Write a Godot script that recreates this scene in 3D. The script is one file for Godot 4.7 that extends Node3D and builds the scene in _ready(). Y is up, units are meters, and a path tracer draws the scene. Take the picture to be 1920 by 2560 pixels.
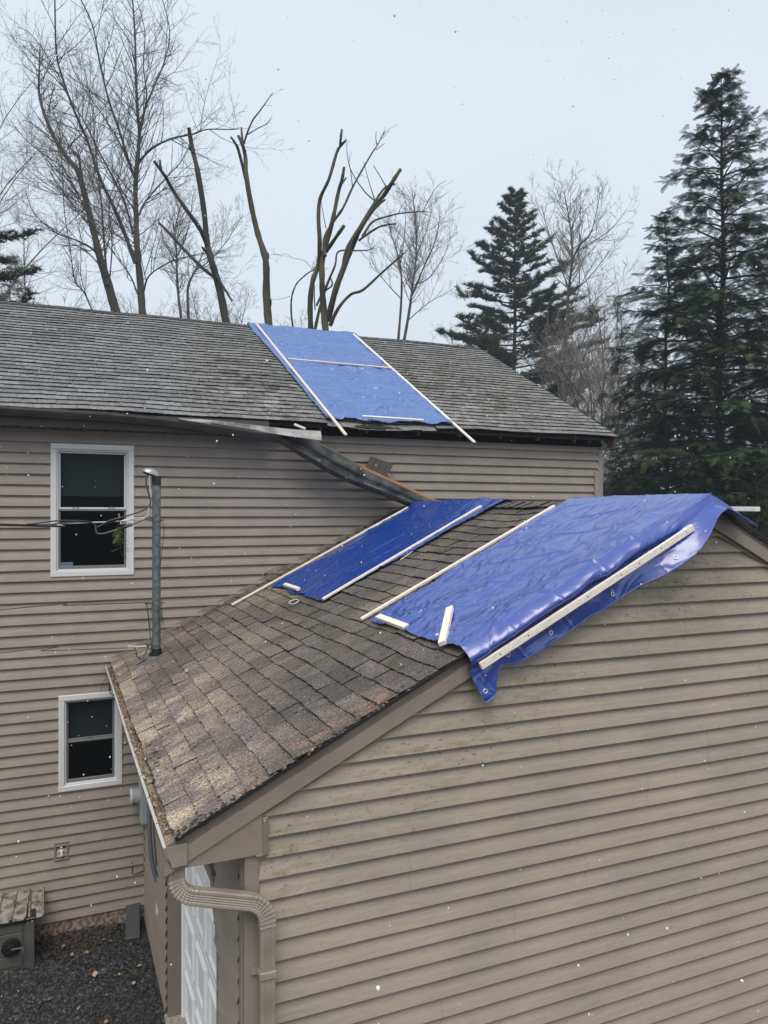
extends Node3D

# ---------------------------------------------------------------- survey of the place
const F := 1910.0
const YAW := 0.40596
const CAM := Vector3(0, 4.6, 9.044)
const G_SLOPE := 0.486                      # garage roof
const G_RIDGE := Vector3(4.19, 4.696, 0)
const M_SLOPE := 0.5204                     # house roof
const M_EAVE := Vector3(0, 5.693, 0.281)
const M_RIDGE_Z := -3.71

var fwd := Vector3(sin(YAW), 0, -cos(YAW))
var rgt := Vector3(cos(YAW), 0, sin(YAW))
var rng := RandomNumberGenerator.new()
var used := {}
var M := {}
var n1 := FastNoiseLite.new()
var n2 := FastNoiseLite.new()
var n3 := FastNoiseLite.new()

# survey helpers: a sighting (in the survey's picture units) to a place at a known depth or on a known plane
func ray(px: float, py: float) -> Vector3:
	return fwd + rgt * ((px - 960.0) / F) - Vector3.UP * ((py - 1283.0) / F)
func at(px: float, py: float, depth: float) -> Vector3:
	return CAM + ray(px, py) * depth
func on_z(px: float, py: float, z: float) -> Vector3:
	var r := ray(px, py)
	return CAM + r * ((z - CAM.z) / r.z)

# ---------------------------------------------------------------- mesh collector
class MB:
	var v := PackedVector3Array()
	var n := PackedVector3Array()
	var t := PackedVector2Array()
	var c := PackedColorArray()
	var i := PackedInt32Array()
	var col := Color.WHITE
	var tinted := false
	func vert(p: Vector3, nn: Vector3, uv: Vector2) -> void:
		v.append(p); n.append(nn); t.append(uv)
		if tinted: c.append(col)
	# corners counter-clockwise seen from outside
	func quad(a: Vector3, b: Vector3, cc: Vector3, d: Vector3, ua := Vector2.ZERO, ub := Vector2(1, 0), uc := Vector2(1, 1), ud := Vector2(0, 1)) -> void:
		var nn := (cc - a).cross(d - b).normalized()
		var k := v.size()
		vert(a, nn, ua); vert(b, nn, ub); vert(cc, nn, uc); vert(d, nn, ud)
		i.append_array([k, k + 2, k + 1, k, k + 3, k + 2])
	func quad_m(a: Vector3, b: Vector3, cc: Vector3, d: Vector3) -> void:   # texture in metres
		var u := a.distance_to(b); var w := b.distance_to(cc)
		quad(a, b, cc, d, Vector2(0, w), Vector2(u, w), Vector2(u, 0), Vector2(0, 0))
	func tri(a: Vector3, b: Vector3, cc: Vector3) -> void:
		var nn := (b - a).cross(cc - a).normalized()
		var k := v.size()
		vert(a, nn, Vector2(a.x, a.y)); vert(b, nn, Vector2(b.x, b.y)); vert(cc, nn, Vector2(cc.x, cc.y))
		i.append_array([k, k + 2, k + 1])
	func poly(pts: Array) -> void:
		for k in range(1, pts.size() - 1): tri(pts[0], pts[k], pts[k + 1])
	func slab(pts: Array, off: Vector3) -> void:        # a flat outline with thickness; pts counter-clockwise from the side away from off
		poly(pts)
		var q := []
		for p in pts: q.push_front(p + off)
		poly(q)
		for k in pts.size():
			var a: Vector3 = pts[k]; var b: Vector3 = pts[(k + 1) % pts.size()]
			quad_m(b, a, a + off, b + off)
	func box(x: Transform3D, s: Vector3, bev := 0.0) -> void:
		var h := s * 0.5
		if bev <= 0.0:
			for ax in 3:
				for sg: float in [-1.0, 1.0]:
					var u := (ax + 1) % 3; var w := (ax + 2) % 3
					var pp := []
					for e in [[-1, -1], [1, -1], [1, 1], [-1, 1]]:
						var p := Vector3(); p[ax] = sg * h[ax]; p[u] = e[0] * h[u]; p[w] = e[1] * h[w]
						pp.append(x * p)
					if sg < 0: pp.reverse()
					quad_m(pp[0], pp[1], pp[2], pp[3])
			return
		for ax in 3:
			var u := (ax + 1) % 3; var w := (ax + 2) % 3
			for sg: float in [-1.0, 1.0]:
				var pp := []
				for e in [[-1, -1], [1, -1], [1, 1], [-1, 1]]:
					var p := Vector3(); p[ax] = sg * h[ax]; p[u] = e[0] * (h[u] - bev); p[w] = e[1] * (h[w] - bev)
					pp.append(x * p)
				if sg < 0: pp.reverse()
				quad_m(pp[0], pp[1], pp[2], pp[3])
			for su: float in [-1.0, 1.0]:
				for sw: float in [-1.0, 1.0]:
					var a := Vector3(); var b := Vector3(); var cc := Vector3(); var d := Vector3()
					a[u] = su * h[u]; a[w] = sw * (h[w] - bev); a[ax] = -(h[ax] - bev)
					b[u] = su * (h[u] - bev); b[w] = sw * h[w]; b[ax] = -(h[ax] - bev)
					cc = b; cc[ax] = h[ax] - bev
					d = a; d[ax] = h[ax] - bev
					if su * sw > 0: quad_m(x * a, x * b, x * cc, x * d)
					else: quad_m(x * b, x * a, x * d, x * cc)
		for sx: float in [-1.0, 1.0]:
			for sy: float in [-1.0, 1.0]:
				for sz: float in [-1.0, 1.0]:
					var sg := Vector3(sx, sy, sz)
					var a := Vector3(h.x, h.y - bev, h.z - bev) * sg
					var b := Vector3(h.x - bev, h.y, h.z - bev) * sg
					var cc := Vector3(h.x - bev, h.y - bev, h.z) * sg
					if sx * sy * sz > 0: tri(x * a, x * b, x * cc)
					else: tri(x * a, x * cc, x * b)
	func beam(a: Vector3, b: Vector3, wid: float, thick: float, up: Vector3, bev := 0.0) -> void:
		var z := (b - a).normalized(); var xx := up.cross(z).normalized(); var y := z.cross(xx)
		box(Transform3D(Basis(z, y, -xx), (a + b) * 0.5), Vector3(a.distance_to(b), thick, wid), bev)
	func tube(p: PackedVector3Array, r: PackedFloat32Array, sides: int, cap := false) -> void:
		var m := p.size()
		var dir := (p[1] - p[0]).normalized()
		var x := dir.cross(Vector3(0.31, 0.87, 0.38)).normalized()
		var base := v.size()
		var len_ := 0.0
		for k in m:
			if k > 0:
				dir = (p[mini(k + 1, m - 1)] - p[k - 1]).normalized()
				len_ += p[k].distance_to(p[k - 1])
			x = (x - dir * x.dot(dir)).normalized()
			var y := dir.cross(x)
			for s in sides + (1 if sides > 4 else 0):
				var an := TAU * s / sides
				var nn := x * cos(an) + y * sin(an)
				vert(p[k] + nn * r[k], nn, Vector2(float(s) / sides, len_))
		var row := sides + (1 if sides > 4 else 0)
		for k in m - 1:
			for s in sides:
				var a := base + k * row + s
				var b := base + k * row + (s + 1) % row
				i.append_array([a, a + row, b, b, a + row, b + row])
		if cap:
			for e in [0, m - 1]:
				var q := []
				for s in sides: q.append(v[base + e * row + s])
				if e == 0: q.reverse()
				poly(q)
	# rows x cols of points with smooth normals; rows run along the first index
	func grid(p: PackedVector3Array, rows: int, cols: int, uv := PackedVector2Array(), flip := false) -> void:
		var base := v.size()
		for r in rows:
			for q in cols:
				var a := p[r * cols + mini(q + 1, cols - 1)] - p[r * cols + maxi(q - 1, 0)]
				var b := p[mini(r + 1, rows - 1) * cols + q] - p[maxi(r - 1, 0) * cols + q]
				var nn := a.cross(b).normalized()
				if flip: nn = -nn
				vert(p[r * cols + q], nn, uv[r * cols + q] if uv.size() else Vector2(q / float(cols - 1), r / float(rows - 1)))
		for r in rows - 1:
			for q in cols - 1:
				var k := base + r * cols + q
				if flip: i.append_array([k, k + 1, k + cols, k + 1, k + cols + 1, k + cols])
				else: i.append_array([k, k + cols, k + 1, k + 1, k + cols, k + cols + 1])
	func dome(o: Vector3, b: Basis, rad: Vector3, full := false, ns := 12, nr := 5) -> void:
		var p := PackedVector3Array()
		var lo := -PI / 2 if full else 0.0
		for r in nr + 1:
			var la := lerpf(lo, PI / 2, float(r) / nr)
			for s in ns + 1:
				var an := TAU * s / ns
				p.append(o + b * (Vector3(cos(an) * cos(la), sin(la), -sin(an) * cos(la)) * rad))
		grid(p, nr + 1, ns + 1)
	func mesh() -> ArrayMesh:
		var a := []
		a.resize(Mesh.ARRAY_MAX)
		a[Mesh.ARRAY_VERTEX] = v; a[Mesh.ARRAY_NORMAL] = n; a[Mesh.ARRAY_TEX_UV] = t; a[Mesh.ARRAY_INDEX] = i
		if tinted: a[Mesh.ARRAY_COLOR] = c
		var m := ArrayMesh.new()
		m.add_surface_from_arrays(Mesh.PRIMITIVE_TRIANGLES, a)
		return m

# ---------------------------------------------------------------- naming, tagging
func numbered(called: String, parent: Node) -> String:
	var key := str(parent.get_instance_id()) + called
	var k: int = used.get(key, 0)
	used[key] = k + 1
	return called if k == 0 else "%s_%03d" % [called, k]

func put(called: String, m: Mesh, mat: Material, parent: Node = null) -> MeshInstance3D:
	var o := MeshInstance3D.new()
	var pa: Node = parent if parent else self
	o.name = numbered(called, pa)
	o.mesh = m
	o.material_override = mat
	pa.add_child(o, true)
	return o

func obj(called: String, mb: MB, mat: Material, parent: Node = null) -> MeshInstance3D:
	return put(called, mb.mesh(), mat, parent)

func tag(o: Node, label: String, category: String, group := "") -> Node:
	o.set_meta("label", label); o.set_meta("category", category)
	if group: o.set_meta("group", group)
	return o

func thing(called: String, label: String, category: String, p := Vector3.ZERO, group := "") -> Node3D:
	var o := Node3D.new()
	o.name = numbered(called, self)
	add_child(o, true)
	o.position = p
	tag(o, label, category, group)
	return o

func stuff(o: Node) -> Node:
	o.set_meta("kind", "stuff"); return o
func structure(o: Node) -> Node:
	o.set_meta("kind", "structure"); return o

func multi(called: String, m: Mesh, mat: Material, xf: Array, cols: Array, parent: Node = null) -> MultiMeshInstance3D:
	var mm := MultiMesh.new()
	mm.transform_format = MultiMesh.TRANSFORM_3D
	mm.use_colors = cols.size() > 0
	mm.mesh = m
	mm.instance_count = xf.size()
	for k in xf.size():
		mm.set_instance_transform(k, xf[k])
		if cols.size(): mm.set_instance_color(k, cols[k])
	var o := MultiMeshInstance3D.new()
	var pa: Node = parent if parent else self
	o.name = numbered(called, pa)
	o.multimesh = mm
	o.material_override = mat
	pa.add_child(o, true)
	return o

# ---------------------------------------------------------------- materials
func lin(r: float, g: float, b: float) -> Color:
	return Color(r, g, b).linear_to_srgb()

func mat(color: Color, rough := 0.8, tex: Texture2D = null, metal := 0.0) -> StandardMaterial3D:
	var m := StandardMaterial3D.new()
	m.albedo_color = color
	m.roughness = rough
	m.metallic = metal
	if tex: m.albedo_texture = tex
	return m

func picture(w: int, h: int, f: Callable, mip := true) -> ImageTexture:
	var im := Image.create(w, h, false, Image.FORMAT_RGB8)
	for y in h:
		for x in w: im.set_pixel(x, y, f.call(x, y))
	if mip: im.generate_mipmaps()
	return ImageTexture.create_from_image(im)

func relief(seed_: int, freq: float, strength: float, fr := 4) -> NoiseTexture2D:
	var t := NoiseTexture2D.new()
	t.width = 512; t.height = 512; t.seamless = true
	t.as_normal_map = true; t.bump_strength = strength
	var n := FastNoiseLite.new()
	n.seed = seed_; n.frequency = freq; n.fractal_octaves = fr
	t.noise = n
	return t

func speckle(seed_: int, freq: float, ramp: Array, fr := 5, size := 512) -> NoiseTexture2D:
	var t := NoiseTexture2D.new()
	t.width = size; t.height = size; t.seamless = true
	var n := FastNoiseLite.new()
	n.seed = seed_; n.frequency = freq; n.fractal_octaves = fr
	t.noise = n
	var g := Gradient.new()
	var offs := PackedFloat32Array(); var cols := PackedColorArray()
	for k in ramp.size():
		offs.append(ramp[k][0]); cols.append(ramp[k][1])
	g.offsets = offs; g.colors = cols
	t.color_ramp = g
	return t

func triplanar(m: StandardMaterial3D, scale_: float, world := true, off := Vector3.ZERO) -> StandardMaterial3D:
	m.uv1_triplanar = true
	m.uv1_world_triplanar = world
	m.uv1_scale = Vector3.ONE * scale_
	m.uv1_offset = off
	m.uv1_triplanar_sharpness = 4.0
	return m

func grey(v: float) -> Color: return Color(v, v, v)

func make_materials() -> void:
	n1.seed = 11; n1.frequency = 1.0; n1.fractal_octaves = 4
	n2.seed = 23; n2.frequency = 1.0; n2.fractal_octaves = 3
	n3.seed = 37; n3.frequency = 1.0; n3.fractal_octaves = 2
	# siding of the house: fine lengthwise grain
	var grain := picture(512, 512, func(x, y):
		var a := n1.get_noise_2d(x * 0.012, y * 0.33) * 0.05 + n2.get_noise_2d(x * 0.03, y * 0.9) * 0.035
		var b := n3.get_noise_2d(x * 0.006 + 40, y * 0.006) * 0.045
		return Color(0.93 + a + b, 0.925 + a + b * 0.9, 0.92 + a + b * 0.7))
	M.house_siding = mat(lin(0.335, 0.297, 0.264), 0.55, grain)
	M.house_siding.uv1_scale = Vector3(0.9, 0.9, 1)
	# the gable wall of the garage: grain plus algae that grew in streaks (mapped once over 7 by 5.2 metres)
	var gable := picture(1400, 1040, func(x, y):
		var wx: float = x / 200.0; var wy: float = 5.2 - y / 200.0
		var a := n1.get_noise_2d(wx * 2.2, wy * 75.0) * 0.05 + n2.get_noise_2d(wx * 7.0, wy * 210.0) * 0.04
		var b := n3.get_noise_2d(wx * 1.3, wy * 1.3 + 9) * 0.05
		var c := Color(0.90 + a + b, 0.895 + a + b, 0.875 + a + b * 0.8)
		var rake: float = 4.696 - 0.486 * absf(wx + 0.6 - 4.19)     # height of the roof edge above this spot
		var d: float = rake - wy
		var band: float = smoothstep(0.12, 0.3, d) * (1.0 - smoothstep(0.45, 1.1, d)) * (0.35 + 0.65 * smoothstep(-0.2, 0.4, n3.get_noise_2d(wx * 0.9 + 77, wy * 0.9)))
		var course: float = fposmod(wy - 0.117, 0.1138) / 0.1138
		var low: float = 1.0 - smoothstep(0.25, 0.75, course)
		var mo: float = clampf(n1.get_noise_2d(wx * 6.0 + 100, wy * 26.0) * 1.6 + 0.25, 0.0, 1.0) * band * low
		c = c.lerp(Color(0.74, 0.73, 0.60), mo * 0.75)
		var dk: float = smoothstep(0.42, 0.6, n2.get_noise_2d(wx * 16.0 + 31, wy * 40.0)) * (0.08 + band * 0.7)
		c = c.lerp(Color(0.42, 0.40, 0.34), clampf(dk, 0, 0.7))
		var spot: float = smoothstep(0.55, 0.62, n1.get_noise_2d(wx * 38.0 + 300, wy * 30.0))
		return c.lerp(Color(0.30, 0.27, 0.23), spot * 0.3 * smoothstep(0.0, 0.3, n3.get_noise_2d(wx * 0.8 + 5, wy * 0.8))), false)
	M.gable_siding = mat(lin(0.405, 0.355, 0.306), 0.55, gable)
	M.gable_siding.uv1_scale = Vector3(1.0 / 7.0, 1.0 / 5.2, 1)
	M.side_siding = mat(lin(0.33, 0.29, 0.25), 0.55, grain)
	M.trim = mat(lin(0.235, 0.20, 0.168), 0.5, grain)
	M.trim_light = mat(lin(0.29, 0.252, 0.215), 0.5, grain)
	M.dark_gap = mat(lin(0.012, 0.011, 0.011), 0.9)
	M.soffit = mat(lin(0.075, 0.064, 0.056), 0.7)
	M.felt = mat(lin(0.006, 0.0065, 0.010), 0.9)
	M.felt.metallic_specular = 0.2
	M.old_wood = mat(lin(0.09, 0.045, 0.03), 0.8, grain)
	M.sheathing = mat(lin(0.10, 0.085, 0.07), 0.9)
	# window
	M.vinyl = mat(lin(0.66, 0.67, 0.69), 0.4)
	M.vinyl_grey = mat(lin(0.16, 0.175, 0.18), 0.4)
	M.glass = mat(Color(0.03, 0.05, 0.06, 0.35), 0.03)
	M.glass.transparency = BaseMaterial3D.TRANSPARENCY_ALPHA
	M.glass.metallic_specular = 0.18
	M.blind = mat(lin(0.022, 0.040, 0.046), 0.8)
	M.room = mat(lin(0.008, 0.009, 0.012), 0.9)
	M.sticker = mat(lin(0.10, 0.16, 0.24), 0.5)
	# roofs
	var roof_tex := picture(1040, 1040, func(x, y):
		var wx: float = x / 200.0; var wz: float = y / 200.0     # 5.2 m square, x along world x, y along world z
		var sl: float = clampf((wx - 0.5) / 3.7, 0, 1)
		var big := n3.get_noise_2d(wx * 0.55 + 5, wz * 0.8 + 3)
		var mid := n2.get_noise_2d(wx * 2.2, wz * 3.4)
		var fine := n1.get_noise_2d(wx * 9.0, wz * 30.0)
		var gran := n1.get_noise_2d(wx * 60.0 + 50, wz * 60.0)
		var tan_: float = clampf(0.74 - sl * 1.2 + big * 0.85 + mid * 0.30, 0, 1)
		var c := Color(0.40, 0.38, 0.365).lerp(Color(0.74, 0.675, 0.60), tan_)
		c = c.lerp(Color(0.47, 0.435, 0.44), clampf(mid * 2.2 + 0.25, 0, 0.85) * (1.0 - sl))
		c = c.lerp(Color(0.50, 0.47, 0.36), clampf(n2.get_noise_2d(wx * 1.4 + 60, wz * 1.4) * 1.6 - 0.1, 0, 0.7) * smoothstep(0.15, 0.5, sl))
		var rs: float = (wx - 0.565) * 1.112
		var rake: float = smoothstep(4.72, 5.0, wz) * (exp(-pow((rs - 1.2) / 0.16, 2.0)) + exp(-pow((rs - 0.82) / 0.15, 2.0)) + 0.8 * exp(-pow((rs - 0.43) / 0.08, 2.0)) + 0.6 * exp(-pow(rs / 0.12, 2.0)))
		c = c.lerp(Color(0.70, 0.55, 0.45), clampf(rake * (mid * 1.6 + 0.5), 0, 0.5))
		var kk: float = 1.0 + fine * 0.22 + gran * 0.75
		var streak: float = smoothstep(0.2, 0.5, n1.get_noise_2d(wx * 5.0 + 9, wz * 44.0))
		c = c * kk
		c = c.lerp(Color(0.28, 0.26, 0.25), streak * 0.30)
		return Color(clampf(c.r, 0, 1), clampf(c.g, 0, 1), clampf(c.b, 0, 1)), false)
	M.garage_shingles = []
	for k in 6:
		var m := mat(grey(0.74 + 0.03 * k), 0.95, roof_tex)
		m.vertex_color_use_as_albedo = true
		triplanar(m, 1.0 / 5.2)
		M.garage_shingles.append(m)
	M.garage_shingle_rest = mat(Color.WHITE, 0.95, roof_tex)
	M.garage_shingle_rest.vertex_color_use_as_albedo = true
	triplanar(M.garage_shingle_rest, 1.0 / 5.2)
	var house_tex := picture(1000, 500, func(x, y):
		var wx: float = x / 80.0 - 4.5; var wz: float = y / 80.0 - 4.5
		var gran := n1.get_noise_2d(wx * 22.0, wz * 22.0)
		var mid := n2.get_noise_2d(wx * 0.9, wz * 1.6)
		var fine := n3.get_noise_2d(wx * 9.0, wz * 9.0)
		var c := Color(0.675, 0.685, 0.70)
		var br: float = smoothstep(0.5, 4.5, wx) * clampf(0.35 + mid * 0.8, 0, 1)
		c = c.lerp(Color(0.665, 0.665, 0.64), br)
		var moss: float = smoothstep(0.05, 0.35, n2.get_noise_2d(wx * 2.2 + 30, wz * 2.6)) * exp(-pow((wx - 5.6) / 1.0, 2.0) - pow((wz + 1.3) / 1.1, 2.0))
		c = c.lerp(Color(0.42, 0.42, 0.28), clampf(moss * 0.8, 0, 0.45))
		var moss2: float = smoothstep(0.1, 0.4, n1.get_noise_2d(wx * 2.6 + 80, wz * 3.2)) * smoothstep(1.2, 2.2, wx) * (1.0 - smoothstep(2.7, 3.1, wx)) * smoothstep(-2.6, -1.2, wz)
		c = c.lerp(Color(0.40, 0.39, 0.34), clampf(moss2, 0, 0.75))
		var lich: float = smoothstep(0.12, 0.3, n1.get_noise_2d(wx * 3.0 + 130, wz * 3.0)) * (exp(-pow((wx - 5.5) / 0.8, 2.0) - pow((wz + 0.25) / 0.45, 2.0)) + exp(-pow((wx - 2.25) / 0.5, 2.0) - pow((wz + 0.2) / 0.35, 2.0)))
		c = c.lerp(Color(0.92, 0.92, 0.90), clampf(lich, 0, 0.65))
		c = c * (1.0 + gran * 0.30 + fine * 0.12)
		return Color(clampf(c.r, 0, 1), clampf(c.g, 0, 1), clampf(c.b, 0, 1)), false)
	M.house_shingles = []
	for k in 6:
		var m := mat(grey(0.60 + 0.026 * k), 0.95, house_tex)
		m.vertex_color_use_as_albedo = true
		triplanar(m, 1.0)
		m.uv1_scale = Vector3(1.0 / 12.5, 1.0, 1.0 / 6.25)
		m.uv1_offset = Vector3(4.5 / 12.5, 0, 4.5 / 6.25)
		M.house_shingles.append(m)
	M.house_shingle_rest = M.house_shingles[3].duplicate()
	M.house_shingle_rest.albedo_color = Color.WHITE
	M.house_shingle_rest.vertex_color_use_as_albedo = true
	M.deck = mat(lin(0.02, 0.019, 0.018), 0.95)
	M.ridge = triplanar(mat(grey(0.42), 0.95, speckle(5, 0.05, [[0.2, grey(0.6)], [0.8, grey(1.0)]])), 1.0)
	M.moss = triplanar(mat(Color.WHITE, 1.0, speckle(6, 0.05, [[0.3, lin(0.012, 0.011, 0.008)], [0.7, lin(0.05, 0.047, 0.028)]])), 3.0)
	# tarpaulin
	M.tarp = mat(lin(0.001, 0.042, 0.33), 0.36)
	M.tarp.rim_enabled = true
	M.tarp.rim = 0.08
	M.tarp.rim_tint = 0.3
	M.tarp.metallic_specular = 1.0
	M.tarp.clearcoat_enabled = true
	M.tarp.clearcoat = 1.0
	M.tarp.clearcoat_roughness = 0.22
	M.tarp_deep = mat(lin(0.004, 0.042, 0.26), 0.22)
	M.tarp_deep.metallic_specular = 0.5
	M.tarp_upper = mat(lin(0.055, 0.135, 0.40), 0.4)
	M.tarp_upper.rim_enabled = true
	M.tarp_upper.rim = 0.5
	M.tarp_upper.rim_tint = 0.2
	M.tarp_upper.metallic_specular = 0.7
	for k in ["tarp", "tarp_deep", "tarp_upper"]:
		M[k].normal_enabled = true
		M[k].normal_texture = relief(9, 0.012, 2.0, 2)
		M[k].normal_scale = 0.10
		M[k].uv1_scale = Vector3(2.0, 2.0, 1)
	M.brass = mat(lin(0.72, 0.72, 0.70), 0.3, null, 0.6)
	# timber
	var wood := picture(512, 256, func(x, y):
		var a := n1.get_noise_2d(x * 0.02, y * 0.25) * 0.10 + n2.get_noise_2d(x * 0.01 + 9, y * 0.06) * 0.08
		var knot: float = smoothstep(0.45, 0.6, n3.get_noise_2d(x * 0.035 + 7, y * 0.06))
		var c := Color(0.95 + a, 0.935 + a, 0.91 + a * 1.1)
		return c.lerp(Color(0.62, 0.50, 0.38), knot * 0.35))
	M.wood = mat(lin(0.90, 0.88, 0.84), 0.75, wood)
	M.wood.uv1_scale = Vector3(1.3, 6.0, 1)
	M.wood_pink = mat(lin(0.80, 0.72, 0.66), 0.75, wood)
	M.wood_pink.uv1_scale = Vector3(1.3, 6.0, 1)
	M.wood_raw = mat(lin(0.50, 0.24, 0.10), 0.8, wood)
	M.wood_raw.uv1_scale = Vector3(1.1, 4.0, 1)
	M.wood_aged = mat(lin(0.22, 0.17, 0.11), 0.8, wood)
	M.nail = mat(lin(0.03, 0.02, 0.018), 0.6)
	# metal and plastic
	var dirt := speckle(15, 0.012, [[0.25, grey(0.55)], [0.5, grey(0.85)], [0.8, grey(1.0)]])
	M.galv = triplanar(mat(lin(0.23, 0.255, 0.265), 0.38, speckle(44, 0.02, [[0.2, Color(0.72, 0.76, 0.76)], [0.7, Color(0.95, 0.96, 0.97)]]), 0.45), 1.5)
	M.galv_bright = mat(lin(0.32, 0.35, 0.36), 0.35, null, 0.5)
	M.gutter_brown = triplanar(mat(lin(0.055, 0.047, 0.041), 0.45, speckle(47, 0.006, [[0.25, grey(0.8)], [0.7, grey(1.0)]])), 0.8)
	M.gutter_inside = triplanar(mat(lin(0.10, 0.104, 0.105), 0.4, speckle(45, 0.008, [[0.25, grey(0.5)], [0.55, grey(0.8)], [0.8, grey(1.0)]]), 0.3), 0.9)
	M.gutter_white = mat(lin(0.50, 0.49, 0.46), 0.4)
	M.flap = triplanar(mat(lin(0.42, 0.43, 0.43), 0.4, speckle(46, 0.006, [[0.25, grey(0.6)], [0.5, grey(0.85)], [0.8, grey(1.0)]]), 0.3), 0.8)
	M.downspout = triplanar(mat(lin(0.30, 0.265, 0.225), 0.38, speckle(16, 0.008, [[0.25, grey(0.90)], [0.7, grey(1.0)]])), 1.0)
	M.black_rubber = mat(lin(0.012, 0.012, 0.014), 0.5)
	M.cable = mat(lin(0.022, 0.022, 0.026), 0.45)
	M.cable_grey = mat(lin(0.10, 0.10, 0.105), 0.5)
	M.cable_white = mat(lin(0.66, 0.66, 0.64), 0.5)
	M.grey_plastic = mat(lin(0.06, 0.066, 0.072), 0.5)
	M.meter_grey = mat(lin(0.34, 0.37, 0.39), 0.4)
	M.conduit = mat(lin(0.085, 0.10, 0.125), 0.5)
	M.white_paint = mat(lin(0.80, 0.82, 0.85), 0.45)
	M.plate = mat(lin(0.60, 0.60, 0.57), 0.5)
	M.reel_box = mat(lin(0.105, 0.10, 0.092), 0.6, grain)
	M.crank = mat(lin(0.014, 0.013, 0.013), 0.4)
	M.sheet_metal = triplanar(mat(lin(0.34, 0.34, 0.325), 0.6, speckle(17, 0.015, [[0.15, Color(0.55, 0.46, 0.40)], [0.45, Color(0.82, 0.82, 0.77)], [0.8, Color(1, 0.98, 0.94)]])), 1.0)
	M.concrete = triplanar(mat(lin(0.36, 0.34, 0.30), 0.9, speckle(18, 0.03, [[0.25, grey(0.82)], [0.7, grey(1.0)]])), 1.5)
	M.foundation = triplanar(mat(lin(0.36, 0.295, 0.235), 0.9, speckle(19, 0.02, [[0.25, Color(0.6, 0.55, 0.5)], [0.7, grey(1.0)]])), 1.5)
	M.gravel_bed = triplanar(mat(Color.WHITE, 1.0, speckle(20, 0.06, [[0.3, lin(0.010, 0.010, 0.011)], [0.6, lin(0.03, 0.03, 0.033)], [0.85, lin(0.07, 0.07, 0.075)]])), 2.0)
	M.stone = mat(Color.WHITE, 0.85)
	M.stone.vertex_color_use_as_albedo = true
	M.ground = triplanar(mat(Color.WHITE, 1.0, speckle(21, 0.02, [[0.25, lin(0.03, 0.024, 0.018)], [0.5, lin(0.07, 0.055, 0.04)], [0.8, lin(0.11, 0.10, 0.06)]])), 0.4)
	M.leaf = mat(lin(0.27, 0.155, 0.095), 0.8)
	M.leaf_pale = mat(lin(0.42, 0.31, 0.22), 0.8)
	M.leaf_yellow = mat(lin(0.55, 0.42, 0.10), 0.7)
	M.litter = mat(Color.WHITE, 0.95)
	M.litter.vertex_color_use_as_albedo = true
	# plants
	M.bark = mat(lin(0.115, 0.10, 0.088), 0.95, speckle(30, 0.05, [[0.25, grey(0.45)], [0.7, grey(1.0)]]))
	M.bark.uv1_scale = Vector3(3, 1.2, 1)
	M.bark_dark = mat(lin(0.078, 0.070, 0.060), 0.95, speckle(31, 0.05, [[0.25, grey(0.45)], [0.7, grey(1.0)]]))
	M.bark_dark.uv1_scale = Vector3(3, 1.2, 1)
	M.bark_mossy = mat(lin(0.125, 0.113, 0.094), 0.95, speckle(32, 0.04, [[0.25, Color(0.5, 0.48, 0.44)], [0.55, Color(0.85, 0.85, 0.72)], [0.8, grey(1.0)]]))
	M.bark_mossy.uv1_scale = Vector3(3, 1.2, 1)
	M.twig = mat(lin(0.125, 0.108, 0.102), 0.95)
	M.twig_pale = mat(lin(0.21, 0.19, 0.175), 0.95)
	M.twig_red = mat(lin(0.12, 0.075, 0.06), 0.95)
	M.cut_wood = mat(lin(0.30, 0.25, 0.18), 0.9)
	M.needle = mat(Color.WHITE, 0.8)
	M.needle.metallic_specular = 0.15
	M.needle.vertex_color_use_as_albedo = true
	M.needle.backlight_enabled = true
	M.needle.backlight = lin(0.02, 0.03, 0.015)
	M.snow = mat(lin(0.80, 0.80, 0.82), 0.9)

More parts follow.
